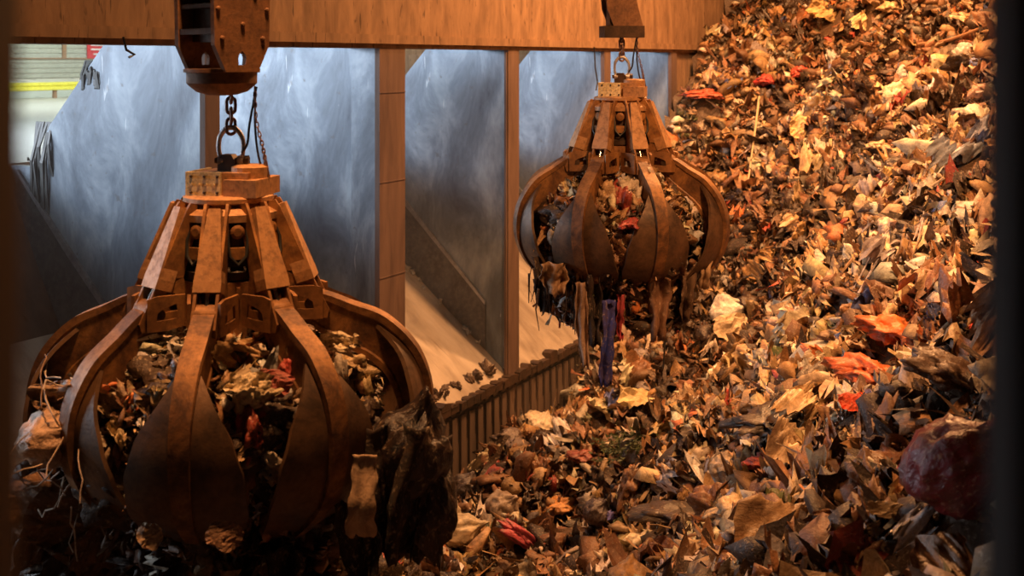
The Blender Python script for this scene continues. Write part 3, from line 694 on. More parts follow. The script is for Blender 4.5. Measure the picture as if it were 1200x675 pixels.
def wing_bm():
    bm = bmesh.new(); n = len(PROF); i0 = int(n*.36); J = 12; rows = []
    for layer in (0, 1):
        L = []
        for i in range(i0, n):
            p = PROF[i]; s = i/(n-1); nn = nrm(i)
            if nn @ (np.array([.1, -.9])-p) < 0: nn = -nn
            hw = lerpt([(.36, .08), (.44, .20), (.53, .36), (.63, .455), (.76, .465), (.88, .36), (.96, .20), (1, .08)], s)
            row = []
            for j in range(J+1):
                v = (j/J*2-1)*hw; q = p+nn*(.085-.055*min(1, max(0, (s-.4)/.3))+.42*v*v+(.035 if layer else 0)); row.append(bm.verts.new((q[0], v, q[1])))
            L.append(row)
        rows.append(L)
    A_, B_ = rows; m = len(A_)
    for i in range(m-1):
        for j in range(J):
            bm.faces.new((A_[i][j], A_[i][j+1], A_[i+1][j+1], A_[i+1][j])); bm.faces.new((B_[i][j], B_[i+1][j], B_[i+1][j+1], B_[i][j+1]))
        for j in (0, J): bm.faces.new((A_[i][j], A_[i+1][j], B_[i+1][j], B_[i][j]))
    for i in (0, m-1):
        for j in range(J): bm.faces.new((A_[i][j], B_[i][j], B_[i][j+1], A_[i][j+1]))
    return bm
HR, HZ = .74, -1.14
def make_grab(label, loc, rz, group=None):
    g = thing('orange_peel_grab', label, 'crane grab', loc, rz)
    # head block: yellow faced plate on the left, rusty housing on the right
    bm = bmesh.new(); box(bm, (.02, 0, z_(-.10)), (.50, .40, .20)); box(bm, (.22, 0, z_(-.13)), (.30, .52, .15)); lathe(bm, [(.16, 0), (.16, .1), (.11, .12)], 20, (.2, 0, z_(-.06)))
    obj('head_block', bm, M['guard'], g, bevel=.012)
    bm = bmesh.new(); box(bm, (-.12, -.215, z_(-.10)), (.30, .03, .21)); box(bm, (-.285, 0, z_(-.10)), (.03, .44, .21))
    for a in (-.24, -.17, -.10, -.03): lathe(bm, [(.011, 0), (.011, .01)], 8, (a, -.23, z_(-.10)), Matrix.Rotation(PI/2, 4, 'X'))
    hp = obj('name_plate', bm, M['plate'], g, bevel=.005); hp['label'] = 'yellowed bolted face plate'
    bmesh_ = None
    for a in (-.24, -.115, .005):
        for z in (-.03, -.17):
            if bmesh_ is None:
                bm = bmesh.new(); lathe(bm, [(.013, 0), (.013, .012), (.006, .018)], 8, (a, -.231, z_(z)), Matrix.Rotation(PI/2, 4, 'X')); q = obj('bolt', bm, M['dark'], g); bmesh_ = (q.data, a, z)
            else: q = link('bolt', bmesh_[0], None, g); q.location = (0, 0, 0)
            q['off'] = (a-bmesh_[1], z-bmesh_[2])
    # lug that takes the shackle
    bm = bmesh.new(); prism(bm, [(-.085, 0), (.085, 0), (.08, .10), (.045, .155), (-.045, .155), (-.08, .10)], -.05, .05, lambda a, b, d: (a, d, z_(b-.01))); obj('lifting_lug', bm, M['dark'], g, bevel=.01)
    # crown: round flange and dome
    bm = bmesh.new(); lathe(bm, [(.10, z_(-.19)), (.36, z_(-.20)), (.39, z_(-.215)), (.39, z_(-.25)), (.34, z_(-.27)), (.46, z_(-.34)), (.46, z_(-.40)), (.1, z_(-.40))], 36); obj('crown', bm, M['guard'], g, smooth=True)
    # hub: central housing
    bm = bmesh.new(); lathe(bm, [(.40, z_(-.34)), (.42, z_(-.78)), (.48, z_(-.82)), (.48, z_(-.88)), (.44, z_(-.91)), (.40, z_(-1.36)), (.28, z_(-1.45)), (.1, z_(-1.45))], 16); obj('hub', bm, M['dark'], g)
    for k in range(8):
        ph = R(45*k+22.5)
        Rm = Matrix.Rotation(ph, 4, 'Z')
        bm = bmesh.new()
        prism(bm, [(-.13, -.90), (.13, -.90), (.12, -1.36), (.06, -1.42), (-.06, -1.42), (-.12, -1.36)], .40, .48, lambda a, b, d: Rm @ Vector((d, a, z_(b))))
        box(bm, Rm @ Vector((.49, 0, z_(-.99))), (.03, .03, .10), Rm.to_3x3())
        obj('hub_panel', bm, M['grab'], g, bevel=.012)
        bm = bmesh.new(); box(bm, Rm @ Vector((.44, .0, z_(-.66))), (.07, .12, .10), Rm.to_3x3()); obj('fitting', bm, M['grab'], g, bevel=.01)
        bm = bmesh.new()          # hydraulic fittings: round valve, hose loop
        lathe(bm, [(.06, 0), (.06, .05), (.035, .06)], 14, Rm @ Vector((.41, 0, z_(-.48))), (Rm @ Matrix.Rotation(PI/2, 4, 'Y')).to_3x3().to_4x4())
        obj('valve', bm, M['grab'], g)
        bm = bmesh.new(); tube(bm, [Rm @ Vector(q) for q in [(.42, -.08, z_(-.42)), (.47, -.085, z_(-.55)), (.49, -.07, z_(-.68)), (.50, 0, z_(-.75)), (.49, .07, z_(-.68)), (.47, .085, z_(-.55)), (.42, .08, z_(-.42))]], .016, 7)
        tube(bm, [Rm @ Vector(q) for q in [(.36, .12, z_(-.38)), (.46, .13, z_(-.6)), (.49, .12, z_(-.85)), (.42, .10, z_(-1.0))]], .018, 7)
        obj('hydraulic_hose', bm, M['hose'], g, smooth=True)
    # lower collar tying the arms
    bm = bmesh.new(); lathe(bm, [(.30, z_(-1.06)), (.43, z_(-1.08)), (.45, z_(-1.10)), (.45, z_(-1.17)), (.43, z_(-1.19)), (.30, z_(-1.2))], 16); obj('collar', bm, M['dark'], g)
    for k in range(8):
        ph = R(45*k)
        bm = bmesh.new()
        for sd in (-1, 1):
            d0, d1 = sd*.08, sd*.105
            # long cheek from the crown down to the hinge, with the triangular opening near its foot
            prism(bm, [(.30, -.27), (.43, -.24), (.47, -.30), (.73, -.86), (.64, -.90), (.50, -.86), (.42, -.60)], d0, d1, lambda a, b, d: (a, d, z_(b)))
            ringprism(bm, [(.50, -.86), (.73, -.86), (.90, -1.20), (.88, -1.27), (.40, -1.27), (.38, -1.20)], [(.585, -.98), (.66, -.98), (.77, -1.12), (.76, -1.13), (.52, -1.13), (.51, -1.12)], d0, d1, lambda a, b, d: (a, d, z_(b)))
        for sd in (-1, 1):       # splayed side frames, each with a three-cornered opening
            def fr(a, b, d, sd=sd): return (.83-a*.30+d*.02, sd*(.11+a*.08)+sd*d*.025, z_(b))
            ringprism(bm, [(0, -1.0), (.25, -.98), (1, -.98), (1, -1.24), (.5, -1.27), (0, -1.27)], [(.28, -1.12), (.4, -1.09), (.78, -1.05), (.82, -1.17), (.5, -1.18), (.25, -1.18)], 0, 1, fr)
        box(bm, (.63, 0, z_(-1.25)), (.3, .24, .03))
        o = obj('arm', bm, M['grab'], g, bevel=.008); o.rotation_euler.z = ph
        # guard over the cylinder: trapezoid box widening downwards
        bm = bmesh.new()
        def gp(r, w, z): return [(r, -w, z_(z)), (r, w, z_(z)), (r-.15, w, z_(z-.05)), (r-.15, -w, z_(z-.05))]
        A1 = [bm.verts.new(q) for q in gp(.50, .05, -.27)]; A2 = [bm.verts.new(q) for q in gp(.74, .115, -.84)]; A3 = [bm.verts.new(q) for q in gp(.77, .115, -.92)]
        for a_, b2 in ((A1, A2), (A2, A3)):
            for q in range(4): bm.faces.new((a_[q], a_[(q+1) % 4], b2[(q+1) % 4], b2[q]))
        bm.faces.new(A1[::-1]); bm.faces.new(A3)
        o = obj('cylinder_guard', bm, M['guard'], g, bevel=.012); o.rotation_euler.z = ph
        bm = bmesh.new(); cyl(bm, (.50, 0, z_(-.55)), (.66, 0, z_(-.98)), .055, 14); cyl(bm, (.655, 0, z_(-.965)), (.675, 0, z_(-1.02)), .07, 14)
        o = obj('cylinder', bm, M['dark'], g, smooth=True); o.rotation_euler.z = ph
        bm = bmesh.new(); cyl(bm, (.70, 0, z_(-.93)), (.83, 0, z_(-1.17)), .022, 12)
        o = obj('piston_rod', bm, M['chrome'], g, smooth=True); o.rotation_euler.z = ph; o['label'] = 'bright chrome rod'
        bm = bmesh.new(); lathe(bm, [(.05, -.15), (.05, .15)], 14, (HR, 0, z_(HZ)), Matrix.Rotation(PI/2, 4, 'X'))
        o = obj('hinge_pin', bm, M['dark'], g); o.rotation_euler.z = ph
    sp = wg = None
    for k in range(8):
        ph = R(45*k)
        if sp is None:
            t = obj('tine', spine_bm(), M['tine'], g, smooth=True); sp = t.data
            w_ = obj('scoop_plate', wing_bm(), M['wing'], t, smooth=True); wg = w_.data
        else:
            t = link('tine', sp, None, g); w_ = link('scoop_plate', wg, None, t)
        t['az'] = k; t.location = (HR*math.cos(ph), HR*math.sin(ph), z_(HZ)); t.rotation_euler = (0, 0, ph)
    return g
def set_tines(g, opens):
    for c in g.children:
        if 'az' in c:
            k = c['az']; c.rotation_euler = (Matrix.Rotation(R(45*k), 4, 'Z') @ Matrix.Rotation(R(-opens[k]), 4, 'Y')).to_euler(); del c['az']
YL, YR = 10.5, 17.6
hl = at(268, 200, YL); hr = at(727, 97, YR)
GL = make_grab('large rusty orange peel grab full of refuse hanging nearest the window', hl-Vector((0, 0, HB)), R(-90))
GR = copy_tree(GL); GR['label'] = 'smaller looking rusty grab full of refuse hanging farther away beside the heap'
GR.location = hr-Vector((0, 0, HB)); GR.rotation_euler.z = R(-118)
# azimuth order: 0 front-left, 1 front-right, 2 right, 3 back, 4 back-left, 5 left
set_tines(GL, [-2, 0, 11, 6, 4, 8, 8, -8]); set_tines(GR, [-6, -6, 1, 2, 3, 3, 2, 0])
for g in (GL, GR):      # the head faces the window whatever way the tines are turned
    for c in g.children:
        if c.name.split('.')[0] in ('head_block', 'name_plate', 'bolt', 'lifting_lug'):
            c.rotation_euler.z = -g.rotation_euler.z+R(-12)
            if 'off' in c: c.location = Matrix.Rotation(c.rotation_euler.z, 3, 'Z') @ Vector((c['off'][0], 0, c['off'][1])); del c['off']

# ------------------------------------------------------------------ hook blocks, chains, shackles
def link_pts(h, w, n=20):
    P = []; r = w/2
    for k in range(n): 
        a = 2*PI*k/n; z = r*math.sin(a)+(h/2-r)*(1 if math.sin(a) > 0 else -1 if math.sin(a) < 0 else 0); P.append(Vector((r*math.cos(a), 0, z)))
    return P
def suspension(head, which, blockrot, heavy):
    ws = ('near grab' if which else 'far grab')
    top = head + Vector((.02, 0, .66)); 
    # shackle: bow over the lug
    sh = thing('shackle', 'bright bow shackle joining the %s to its chain' % ws, 'shackle', head+Vector((.02, 0, .09)))
    bm = bmesh.new(); P = [Vector(p) for p in catmull([(-.10, 0, 0), (-.125, 0, .10), (-.115, 0, .20), (-.06, 0, .27), (0, 0, .29), (.06, 0, .27), (.115, 0, .20), (.125, 0, .10), (.10, 0, 0)], 28)]
    tube(bm, P, .024, 10); lathe(bm, [(.045, -.03), (.045, .03)], 14, (-.1, 0, 0), Matrix.Rotation(PI/2, 4, 'Y')); lathe(bm, [(.045, -.03), (.045, .03)], 14, (.1, 0, 0), Matrix.Rotation(PI/2, 4, 'Y'))
    o = obj('bow', bm, M['shackle'], sh, smooth=True); o.scale = (.86, 1, 1)
    bm = bmesh.new(); lathe(bm, [(.026, -.14), (.026, .14)], 12, (0, 0, 0), Matrix.Rotation(PI/2, 4, 'Y')); lathe(bm, [(.045, -.0), (.045, .04)], 6, (.12, 0, 0), Matrix.Rotation(PI/2, 4, 'Y')); obj('pin', bm, M['dark'], sh)
    # chain
    cz = head.z+.09+.265; L = .15; n = 2
    ch = thing('lifting_chain', 'short heavy chain above the %s' % ws, 'chain', (head.x+.02, head.y, cz))
    n = 4; tot = top.z-cz+.06; pitch = tot/n
    for i in range(n):
        bm = bmesh.new(); tube(bm, link_pts(pitch+.05, .075), .015, 8, closed=True)
        o = obj('chain_link', bm, M['chain'], ch, smooth=True); o.location = (0, 0, pitch*(i+.5)-.01); o.rotation_euler.z = R(20)+(PI/2 if i % 2 else 0)
    # safety chain on the right: many tiny links, one loop
    sc_ = thing('safety_chain', 'thin slack chain and cable hanging right of the %s' % ('near hook block' if which else 'far hook block'), 'chain', top+Vector((.22, -.05, .0)))
    bm = bmesh.new(); path = catmull([(0, 0, 0.08), (.01, 0, -.2), (.07, 0, -.45), (.10, 0, -.62), (.12, 0, -.72)], 26)
    for i, p in enumerate(path[:-1]):
        q = path[i+1]; mid = (p+q)/2; rot = Vector(q-p).to_track_quat('Z', 'Y').to_matrix() @ Matrix.Rotation(PI/2*(i % 2), 3, 'Z')
        tube(bm, [rot @ v + Vector(mid) for v in link_pts(.05, .026, 10)], .006, 5, closed=True)
    obj('links', bm, M['chain'], sc_)
    bm = bmesh.new(); tube(bm, [Vector(p) for p in catmull([(.01, .02, .08), (-.05, .02, -.25), (-.07, .02, -.42), (-.12, .02, -.5)], 16)], .012, 6)
    tube(bm, [Vector(p) for p in catmull([(.0, .02, .08), (.0, .02, -.3), (.04, .02, -.58), (.12, .02, -.75)], 16)], .011, 6); obj('cable', bm, M['hose'], sc_)
    # hook block
    hb = thing('hook_block', ('wide rusty hook block at the top above the near grab' if which else 'small dark hook block above the far grab'), 'hook block', top+Vector((-.08 if heavy else 0, 0, 0)), R(blockrot))
    if heavy:
        bm = bmesh.new(); lathe(bm, [(.02, .0), (.13, .008), (.22, .035), (.28, .085), (.305, .11), (.305, .20), (.33, .205), (.33, .235), (.05, .24)], 30); obj('bowl', bm, M['block'], hb, smooth=True)
        for sd in (-1, 1):
            bm = bmesh.new(); outer = [(-.16, .21), (.16, .21), (.27, .44), (.28, .95), (.28, 1.25), (-.28, 1.25), (-.28, .95), (-.27, .44)]
            inner = [(-.035, .27), (.035, .27), (.04, .33), (.03, .36), (.0, .39), (-.001, .39), (-.03, .36), (-.04, .33)]
            ringprism(bm, outer, inner, sd*(.16 if 0 else .30)-.03, sd*.30+.03, lambda a, b, d: (a, d, b))
            for a, b in ((-.2, .5), (.2, .5), (-.24, .75), (.24, .75), (0, .62), (-.1, .98), (.12, .9)): lathe(bm, [(.02, 0), (.02, .015), (.01, .02)], 8, (a, sd*.33, b), Matrix.Rotation(PI/2*sd*-1, 4, 'X'))
            obj('cheek_plate', bm, M['block'], hb, bevel=.006)
        bm = bmesh.new(); box(bm, (0, 0, .56), (.52, .56, .05)); box(bm, (0, 0, .78), (.50, .56, .04)); box(bm, (0, 0, 1.0), (.54, .56, .06)); box(bm, (.05, 0, .79), (.36, .56, .64)); obj('spacer', bm, M['dark'], hb)
        bm = bmesh.new(); lathe(bm, [(.25, -.12), (.2, -.06), (.25, 0), (.2, .06), (.25, .12)], 28, (0, 0, 1.0), Matrix.Rotation(PI/2, 4, 'X')); obj('sheave', bm, M['dark'], hb, smooth=True)
    else:
        bm = bmesh.new(); box(bm, (0, 0, .09), (.60, .34, .17)); obj('crossbar', bm, M['dark'], hb, bevel=.015)
        for sd in (-1, 1):
            bm = bmesh.new(); prism(bm, [(-.16, .16), (.28, .16), (.16, .62), (-.28, .62), (-.26, .42)], sd*.14-.025, sd*.14+.025, lambda a, b, d: (a, d, b)); obj('cheek_plate', bm, M['block'], hb, bevel=.006)
        bm = bmesh.new(); box(bm, (-.02, 0, .38), (.38, .24, .42)); box(bm, (-.05, 0, .75), (.5, .3, .3)); obj('spacer', bm, M['dark'], hb, bevel=.01)
        bm = bmesh.new(); cyl(bm, (.24, 0, .0), (.24, 0, .40), .02, 8); obj('rod', bm, M['dark'], hb)
    # ropes going up to the crane trolley
    for dx in (-.2, -.08, .08, .2):
        rp = thing('hoist_rope', 'steel hoist rope rising from the %s hook block' % ('near' if which else 'far'), 'rope', top+Vector((dx, 0, 1.0 if heavy else .8)), 0, 'hoist ropes of the %s hook block' % ('near' if which else 'far')) if False else None
suspension(hl, True, 45, True); suspension(hr, False, 10, False)

# ------------------------------------------------------------------ refuse held in the grabs
def held(head, which):
    ws = 'near' if which else 'far'; c0 = head + Vector((0, 0, -2.13))
    V, T = ico(5); o = Vector((3.1 if which else 8.2, 2, 1)); out = []
    for p in V:
        q = Vector(p); r = 1+.22*noise.noise(q*1.6+o)+.14*noise.noise(q*4+o)+.10*(1-3*abs(noise.noise(q*8+o)))
        out.append(Vector((q.x*1.20, q.y*1.20, q.z*(.72 if q.z > 0 else 1.02)))*r)
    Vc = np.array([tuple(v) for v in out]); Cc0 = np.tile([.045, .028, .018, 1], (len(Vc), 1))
    nsm = 3400; d = RNG.normal(0, 1, (nsm, 3)); d /= np.linalg.norm(d, axis=1)[:, None]
    P = d*np.array([1.18, 1.18, .76])*RNG.uniform(.96, 1.12, (nsm, 1)); P[:, 2] = np.where(P[:, 2] < 0, P[:, 2]*1.5, P[:, 2])
    low = P[:, 2] < -.35; col = colours(nsm, WP); col[low] = colours(int(low.sum()), WD)  # lower pieces take darker colours, painting the shade under the load
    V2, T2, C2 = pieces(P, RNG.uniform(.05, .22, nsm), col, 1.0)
    # ragged underside, its shade put into darker piece colours
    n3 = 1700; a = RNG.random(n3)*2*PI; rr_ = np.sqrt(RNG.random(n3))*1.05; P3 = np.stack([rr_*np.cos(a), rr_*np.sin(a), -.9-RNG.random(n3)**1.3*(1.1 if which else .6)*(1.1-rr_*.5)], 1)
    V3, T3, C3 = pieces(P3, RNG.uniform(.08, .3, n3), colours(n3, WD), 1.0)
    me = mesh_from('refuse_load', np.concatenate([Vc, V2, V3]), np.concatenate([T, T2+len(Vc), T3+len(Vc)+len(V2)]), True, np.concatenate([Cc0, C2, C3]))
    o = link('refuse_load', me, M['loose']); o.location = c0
    tag(o, 'dense load of mixed refuse gripped inside the %s grab' % ws, 'refuse load', None, 'stuff')
    for i in range(120):
        a = random.uniform(0, 2*PI); el = random.uniform(-.9, 1.2); ce = math.cos(el)
        if math.sin(a) > .3: a = -a
        p = c0+Vector((ce*math.cos(a)*1.16, ce*math.sin(a)*1.16, math.sin(el)*(.80 if el > 0 else 1.15)))
        k = random.choices(['paper_sheet', 'cardboard_piece', 'plastic_film', 'crumpled_bag', 'cloth_strip', 'plastic_bottle'], [30, 14, 22, 14, 12, 3])[0]
        cn = pick([.34, .26, .10, .14, .06, .03, .04, .01, .01, .01, 0] if el > 0 else WD); s_ = random.uniform(.2, .5)*(1.8 if k == 'cloth_strip' else 1)  # light from above put into the colours: creamy on top, dark below
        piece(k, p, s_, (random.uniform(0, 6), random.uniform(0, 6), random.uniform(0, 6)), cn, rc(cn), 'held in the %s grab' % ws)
held(hl, True); held(hr, False)
def hang(name, cat, label, px, py, Y, L, w, colv, seed=0, group=None, mat='cloth', taper=.5, n=26, dx=0, fold=.28, wob=.18):
    """cloth-like tail: pleated, with thickness from its folds"""
    r = random.Random(seed); p0 = at(px, py, Y); V = []; m = 9
    for i in range(n):
        t = i/(n-1); ww = w*(1-taper*t)*(1+wob*math.sin(t*7+seed)); sw = .10*math.sin(t*3+seed)*L*.3+dx*t
        for j in range(m):
            u = j/(m-1)*2-1; V.append((u*ww/2+sw+.01*math.sin(t*20+j), w*fold*math.sin(u*5+seed+t*2)+.05*math.sin(t*6+seed), -L*t+.05*w*math.sin(j*2.1+seed)*(1 if i == n-1 else .2)-(0 if i < n-1 else r.uniform(0, .25)*w)))
    me = mesh_from(name, np.array(V), grid_tris(n, m), True); me.materials.append(M[mat])
    o = link(name, me); o.location = p0; o.color = (*colv, 1)
    sol_ = o.modifiers.new('t', 'SOLIDIFY'); sol_.thickness = .012
    return tag(o, label, cat, group)
# far grab: tails
FY = YR-1.1
hang('cloth_tail', 'cloth', 'long blue cloth hanging from the middle of the far grab', 713, 352, FY, 1.15, .23, (.035, .05, .30), 2, taper=.35, fold=.18)
hang('cloth_tail', 'cloth', 'narrow red cloth hanging beside the blue one under the far grab', 728, 345, FY, .62, .14, (.42, .04, .06), 3)
hang('cloth_tail', 'cloth', 'dull beige tail hanging left of centre under the far grab', 684, 330, FY, 1.15, .22, (.40, .26, .18), 4)
hang('cloth_tail', 'cloth', 'black tail hanging left of the blue cloth under the far grab', 694, 320, FY, .95, .30, (.015, .012, .014), 5)
hang('cloth_tail', 'cloth', 'brown rag bundle tail hanging right of the red cloth under the far grab', 770, 325, FY, .80, .36, (.22, .11, .06), 6)
hang('cloth_tail', 'cloth', 'beige plastic flap hanging near the right tines of the far grab', 825, 290, FY+.3, .55, .26, (.42, .27, .15), 7)
hang('cloth_tail', 'cloth', 'dark brown tail hanging under the right tines of the far grab', 806, 310, FY+.2, .72, .30, (.10, .055, .03), 8)
hang('cloth_tail', 'cloth', 'dark rag hanging from the left tine of the far grab', 640, 300, FY+.3, .75, .42, (.022, .018, .018), 9, taper=.6)
hang('cloth_tail', 'cloth', 'tan crumpled flap under the left tines of the far grab', 650, 308, FY, .38, .42, (.42, .26, .15), 10, taper=.3)
long_ = [(778, 365, 430)]
bm = bmesh.new(); tube(bm, [(0, 0, 0), (.02, 0, -.4), (-.01, 0, -.85)], .012, 5); o = obj('string', bm, M['hose']); o.location = at(778, 360, FY); tag(o, 'thin black string hanging straight down right under the far grab', 'string')
for i in range(26):
    x = random.uniform(612, 676); bm = bmesh.new(); L_ = random.uniform(.25, .7)
    tube(bm, [(0, 0, 0), (random.uniform(-.05, .05), 0, -L_*.5), (random.uniform(-.08, .08), 0, -L_)], random.uniform(.006, .02), 5, rf=lambda t: 1-.7*t)
    o = obj('string', bm, M['cloth']); o.location = at(x, random.uniform(305, 345), FY+random.uniform(0, .4)); o.color = (.03, .024, .022, 1)
    tag(o, 'dark thread dangling from the left side of the far grab', 'string', 'dark threads under the far grab')
# near grab: rags and sheets
NY = 9.35
hang('cloth_tail', 'cloth', 'beige elongated flap hanging at the lower right of the near grab', 424, 535, 9.2, .60, .17, (.50, .33, .20), 1, taper=-.35, fold=.05, wob=.03)
for i, (px, py, Y, L_, w_) in enumerate(((455, 500, 9.7, 1.0, .5), (490, 515, 10.0, .95, .42), (470, 560, 9.8, .6, .4), (505, 530, 10.1, .5, .3), (420, 590, 9.6, .9, .4), (330, 640, 9.6, .5, .35), (200, 640, 9.5, .5, .35))):
    hang('cloth_tail', 'cloth', 'black shaggy rag hanging low under the right of the near grab' if i < 5 else 'black rag hanging in the shadow below the near grab', px, py, Y, L_, w_, (.008, .008, .010), 20+i, group='black rags at the right of the near grab' if i < 5 else 'black rags below the near grab')
p = at(475, 535, 10.0); o = piece('refuse_bag', p, (.72, .6, 1.15), (.2, .3, .4), '', (.008, .009, .014), '', 1, 'big glossy black bag bulging from the right of the near grab')
p = at(500, 590, 10.1); o = piece('refuse_bag', p, (.5, .5, 1.0), (2.9, .1, 1.4), '', (.008, .008, .012), '', 4, 'second black bag hanging just below the big glossy one')
p = at(57, 512, 9.6); o = piece('refuse_bag', p, (.42, .5, .6), (.2, 1.35, .1), '', (.62, .40, .26), '', 3, 'pale pinkish beige bag sticking out left of the near grab')
p = at(80, 470, 9.8); o = piece('plastic_film', p, (.55, .4, .5), (1.2, .3, .3), '', (.40, .25, .15), '', 2, 'torn brown sheet above the pale beige bag at the left')
p = at(176, 628, 9.0); o = piece('cardboard_piece', p, (.18, .24, .2), (1.2, .3, .3), '', (.48, .33, .20), '', 2, 'small tan card stuck under the left tines of the near grab')
p = at(262, 628, 9.0); o = piece('cardboard_piece', p, (.27, .26, .2), (1.2, .3, .3), '', (.30, .16, .09), '', 4, 'brown card stuck under the front tine of the near grab')
for i, (x, y, s_, rot, lab) in enumerate(((75, 610, .95, (1.3, .5, .3), 'large brown folded board hanging at the lower left of the near grab'), (118, 640, .6, (1.4, -.7, .2), 'rusty brown folded board at the bottom left'), (45, 650, .6, (1.2, -.9, .6), 'dark brown board at the very bottom left'))):
    piece('cardboard_piece', at(x, y, 9.9), (s_, s_*.8, s_), rot, '', (.22, .11, .05), '', i+2, lab)
for (x, y, Y_, s_, lab) in ((25, 660, 10.2, .8, 'dark dirty film hanging at the bottom left corner beside the window post'), (70, 690, 10.0, .9, 'dark dirty film hanging at the bottom left, right of the corner one'), (35, 590, 10.3, .7, 'dark film hanging under the pale pinkish bag')):
    piece('crumpled_bag', at(x, y, Y_), (s_*.7, s_*.6, s_*1.6), (.1, .2, x), '', (.035, .02, .014), '', x, lab)
piece('plastic_film', at(296, 455, 9.35), (.40, .34, .32), (1.0, .2, .3), '', (.75, .60, .36), '', 5, 'shiny golden foil sheet in the middle of the near grab')
piece('cardboard_piece', at(322, 448, 9.4), (.34, .26, .3), (1.1, .2, -.4), '', (.40, .10, .08), '', 1, 'red-brown ribbed scrap in the middle of the near grab')
piece('paper_sheet', at(408, 405, 10.0), (.30, .26, .3), (1.1, .2, -.4), '', (.78, .64, .42), '', 2, 'bright crumpled cream paper at the right of the near grab')
piece('crumpled_bag', at(740, 262, 16.3), (.32, .3, .26), (0, 0, 0), '', (.50, .07, .06), '', 2, 'red crumpled packet in the middle of the far grab')
for i in range(40):
    x = random.uniform(25, 105); y = random.uniform(430, 600); bm = bmesh.new(); P = [Vector((0, 0, 0))]; d = Vector((random.uniform(-1, .6), random.uniform(-.4, .4), random.uniform(-.6, .5)))
    for j in range(7): d = (d+Vector((random.gauss(0, .35), random.gauss(0, .3), random.gauss(0, .35)-.08))).normalized(); P.append(P[-1]+d*.085)
    tube(bm, P, random.uniform(.004, .008), 5); o = obj('wire', bm, M['cloth'], smooth=True); o.location = at(x+18, y, 9.7+random.uniform(-.2, .4)); o.color = (*random.choice([(.6, .45, .33), (.3, .18, .11), (.7, .58, .45)]), 1)
    tag(o, 'thin curled wire poking out left of the near grab', 'wire', 'thin curled wires left of the near grab')
# tattered rubber strips at the slab edge and on the first divider
def flap(s, t, z, L, w, seed, lab, n=7):
    r_ = random.Random(seed); bm = bmesh.new()
    for i in range(n):
        a = r_.uniform(-w/2, w/2); l = L*r_.uniform(.5, 1); ww = r_.uniform(.03, .07); th = r_.uniform(-.2, .2)
        P = [(0, a, 0), (-.06-r_.random()*.08, a+th*.3, -l*.4), (-.08, a+th*.6, -l*.75), (-.03, a+th, -l)]
        V_ = []
        for (x, y, zz) in P: V_ += [[bm.verts.new((x+dx, y+dy, zz)) for dx, dy in ((-.012, -ww/2), (.012, -ww/2), (.012, ww/2), (-.012, ww/2))]]
        for A_, B_ in zip(V_, V_[1:]):
            for q in range(4): bm.faces.new((A_[q], A_[(q+1) % 4], B_[(q+1) % 4], B_[q]))
        bm.faces.new(V_[0][::-1]); bm.faces.new(V_[-1])
    o = wobj('rubber_flap', bm, M['rubber'], s, t, z); tag(o, lab, 'rubber flap'); return o
M['rubber'] = plain('torn_dark_rubber', (.06, .065, .065), .5)
flap(sc['b']+.02, 2.42, -.02, .62, .34, 1, 'bunch of torn dark rubber strips hanging at the top left divider', 12)
flap(sc['b']-.02, 3.46, -1.0, 1.7, .34, 2, 'long torn dark rubber strips down the rear edge of the left divider', 10)
r = random.Random(12)
for i in range(16):
    o = piece('plastic_film', W(sc['b']+.25+r.random()*1.5, 4.15+r.uniform(-.25, .3), FLOORZ+r.uniform(-.5, .2)), r.uniform(.3, .6), (r.uniform(0, 3), r.uniform(0, 3), r.uniform(0, 6)), 'black', (.07, .075, .075), 'caught on the tipping edge at the far left')
for i in range(12):      # debris caught along the lip and in the chute corner
    s_ = r.uniform(sc['c']+.8, sc['d']-.4); piece('crumpled_bag', W(s_, .12+r.random()*.2, LIP+.2+r.random()*.1), r.uniform(.08, .24), (r.uniform(0, 3), r.uniform(0, 3), 0), 'brown', (.10, .06, .04), 'caught on the lip of the chute', group='brown scraps caught on the chute lip')
for i in range(14):
    t = r.uniform(.4, 2.9); piece('paper_sheet', W(sc['d']-.22-r.random()*.15, t, LIP+t*.825+.06), r.uniform(.06, .16), (r.uniform(0, 3), r.uniform(0, 3), 0), 'white', (.6, .6, .6), 'caught where chute floor and divider meet')
# thin wires dangling from the header
for (x, y0, y1, lab) in ((138, 57, 72, 'short black wire end hanging from the header at the left'), (692, 62, 108, 'thin bent black wire hanging from the header left of the far grab')):
    s_ = s_at(x); Yw = DW/(DX-DY*((x-PX)/F)); bm = bmesh.new(); L_ = (y1-y0)/F*Yw
    tube(bm, [(0, -.1, .1), (.05, -.1, -L_*.4), (.2, -.1, -L_*.8), (.1, -.1, -L_)], .018, 6); o = obj('dangling_wire', bm, M['hose']); o.location = W(s_, 0, HEAD); o.rotation_euler.z = WROT; tag(o, lab, 'wire')

# ------------------------------------------------------------------ the cabin window we look through
bm = bmesh.new(); box(bm, (.439, 1.0, EYE-.25), (.062, .06, 1.6)); o = struct(obj('window_1', bm, M['black'], bevel=.004))
bm = bmesh.new(); box(bm, (-.455, 1.0, EYE-.25), (.062, .06, 1.6)); o = struct(obj('window_2', bm, M['brownpost'], bevel=.004))

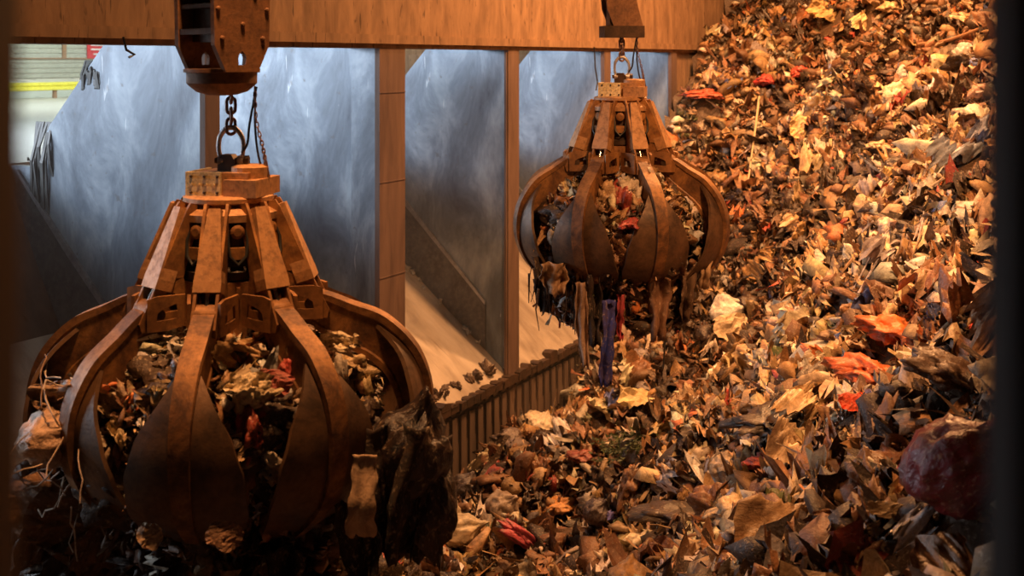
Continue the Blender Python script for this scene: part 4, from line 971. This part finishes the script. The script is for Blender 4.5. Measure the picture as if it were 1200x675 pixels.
# ------------------------------------------------------------------ light
def area(name, loc, target, size, energy, col, sy=None, spread=180):
    l = bpy.data.lights.new(name, 'AREA'); l.energy = energy; l.color = col; l.shape = 'RECTANGLE'; l.size = size; l.size_y = sy or size; l.spread = R(spread)
    o = bpy.data.objects.new(name, l); C.objects.link(o); o.location = loc
    o.rotation_euler = (Vector(target)-Vector(loc)).to_track_quat('-Z', 'Y').to_euler(); return o
WARM = (1, .45, .165)
area('pit_light', (6.2, 23.5, EYE+9.5), (4.5, 24, EYE-5), 1.0, 3700, WARM)
area('pit_light', (8, 29, EYE+10), (7, 30, EYE-2), 1.0, 3000, WARM)
area('pit_light', (5, 8, EYE+8.5), (9, 19, EYE-4), 1.2, 1150, WARM, None, 85)
area('pit_light', (-1.8, 8.9, EYE+7.5), (-2.5, 10.6, EYE-2), 1.0, 210, WARM, None, 62)  # unseen narrow light added to brighten the near grab
# daylight in the tipping hall comes through its doors: cool, from beyond the bays
COOL = (.78, .87, 1)
area('hall_daylight', W(2, 12, 1.5), W(13, 1.5, -1.2), 9, 2150, COOL, 3.2)
area('hall_daylight', W(13, 13, 1.6), W(25, 1.5, -1.2), 9, 2250, COOL, 3.2)
area('hall_daylight', W(34, 20, 8.4), W(36, 28, -1.7), 14, 3800, (.9, 1, .95), 8)
# thin dust haze hanging in the pit and the bays
bm = bmesh.new(); box(bm, (21, 1.2, -4.2), (30, 5.6, 8.6)); hz = wobj('dust_haze', bm, None); m = bpy.data.materials.new('dust'); m.use_nodes = True; nt = m.node_tree; nt.nodes.clear()
o_ = nt.nodes.new('ShaderNodeOutputMaterial'); v_ = nt.nodes.new('ShaderNodeVolumeScatter'); v_.inputs['Density'].default_value = .006; v_.inputs['Color'].default_value = (.9, .9, .9, 1); nt.links.new(v_.outputs[0], o_.inputs[1]); hz.data.materials.append(m)
tag(hz, 'thin bluish dust haze drifting in the tipping bays', 'haze', None, 'stuff')
w = bpy.data.worlds.new('w'); bpy.context.scene.world = w; w.use_nodes = True
w.node_tree.nodes['Background'].inputs[0].default_value = (.9, .5, .3, 1); w.node_tree.nodes['Background'].inputs[1].default_value = .03

# ------------------------------------------------------------------ camera
cam = bpy.data.cameras.new('camera'); co = bpy.data.objects.new('camera', cam); C.objects.link(co)
co.location = (0, 0, EYE); co.rotation_euler = (PI/2, 0, 0); cam.sensor_width = 36; cam.lens = F/1200*36
cam.shift_y = -(337.5-PY)/1200; cam.clip_start = .05; cam.clip_end = 300
cam.dof.use_dof = True; cam.dof.focus_distance = FOC; cam.dof.aperture_fstop = 1.7
S = bpy.context.scene; S.camera = co
S.view_settings.view_transform = 'Standard'; S.view_settings.look = 'None'; S.view_settings.exposure = 0; S.view_settings.gamma = 1; S.view_settings.use_curve_mapping = False
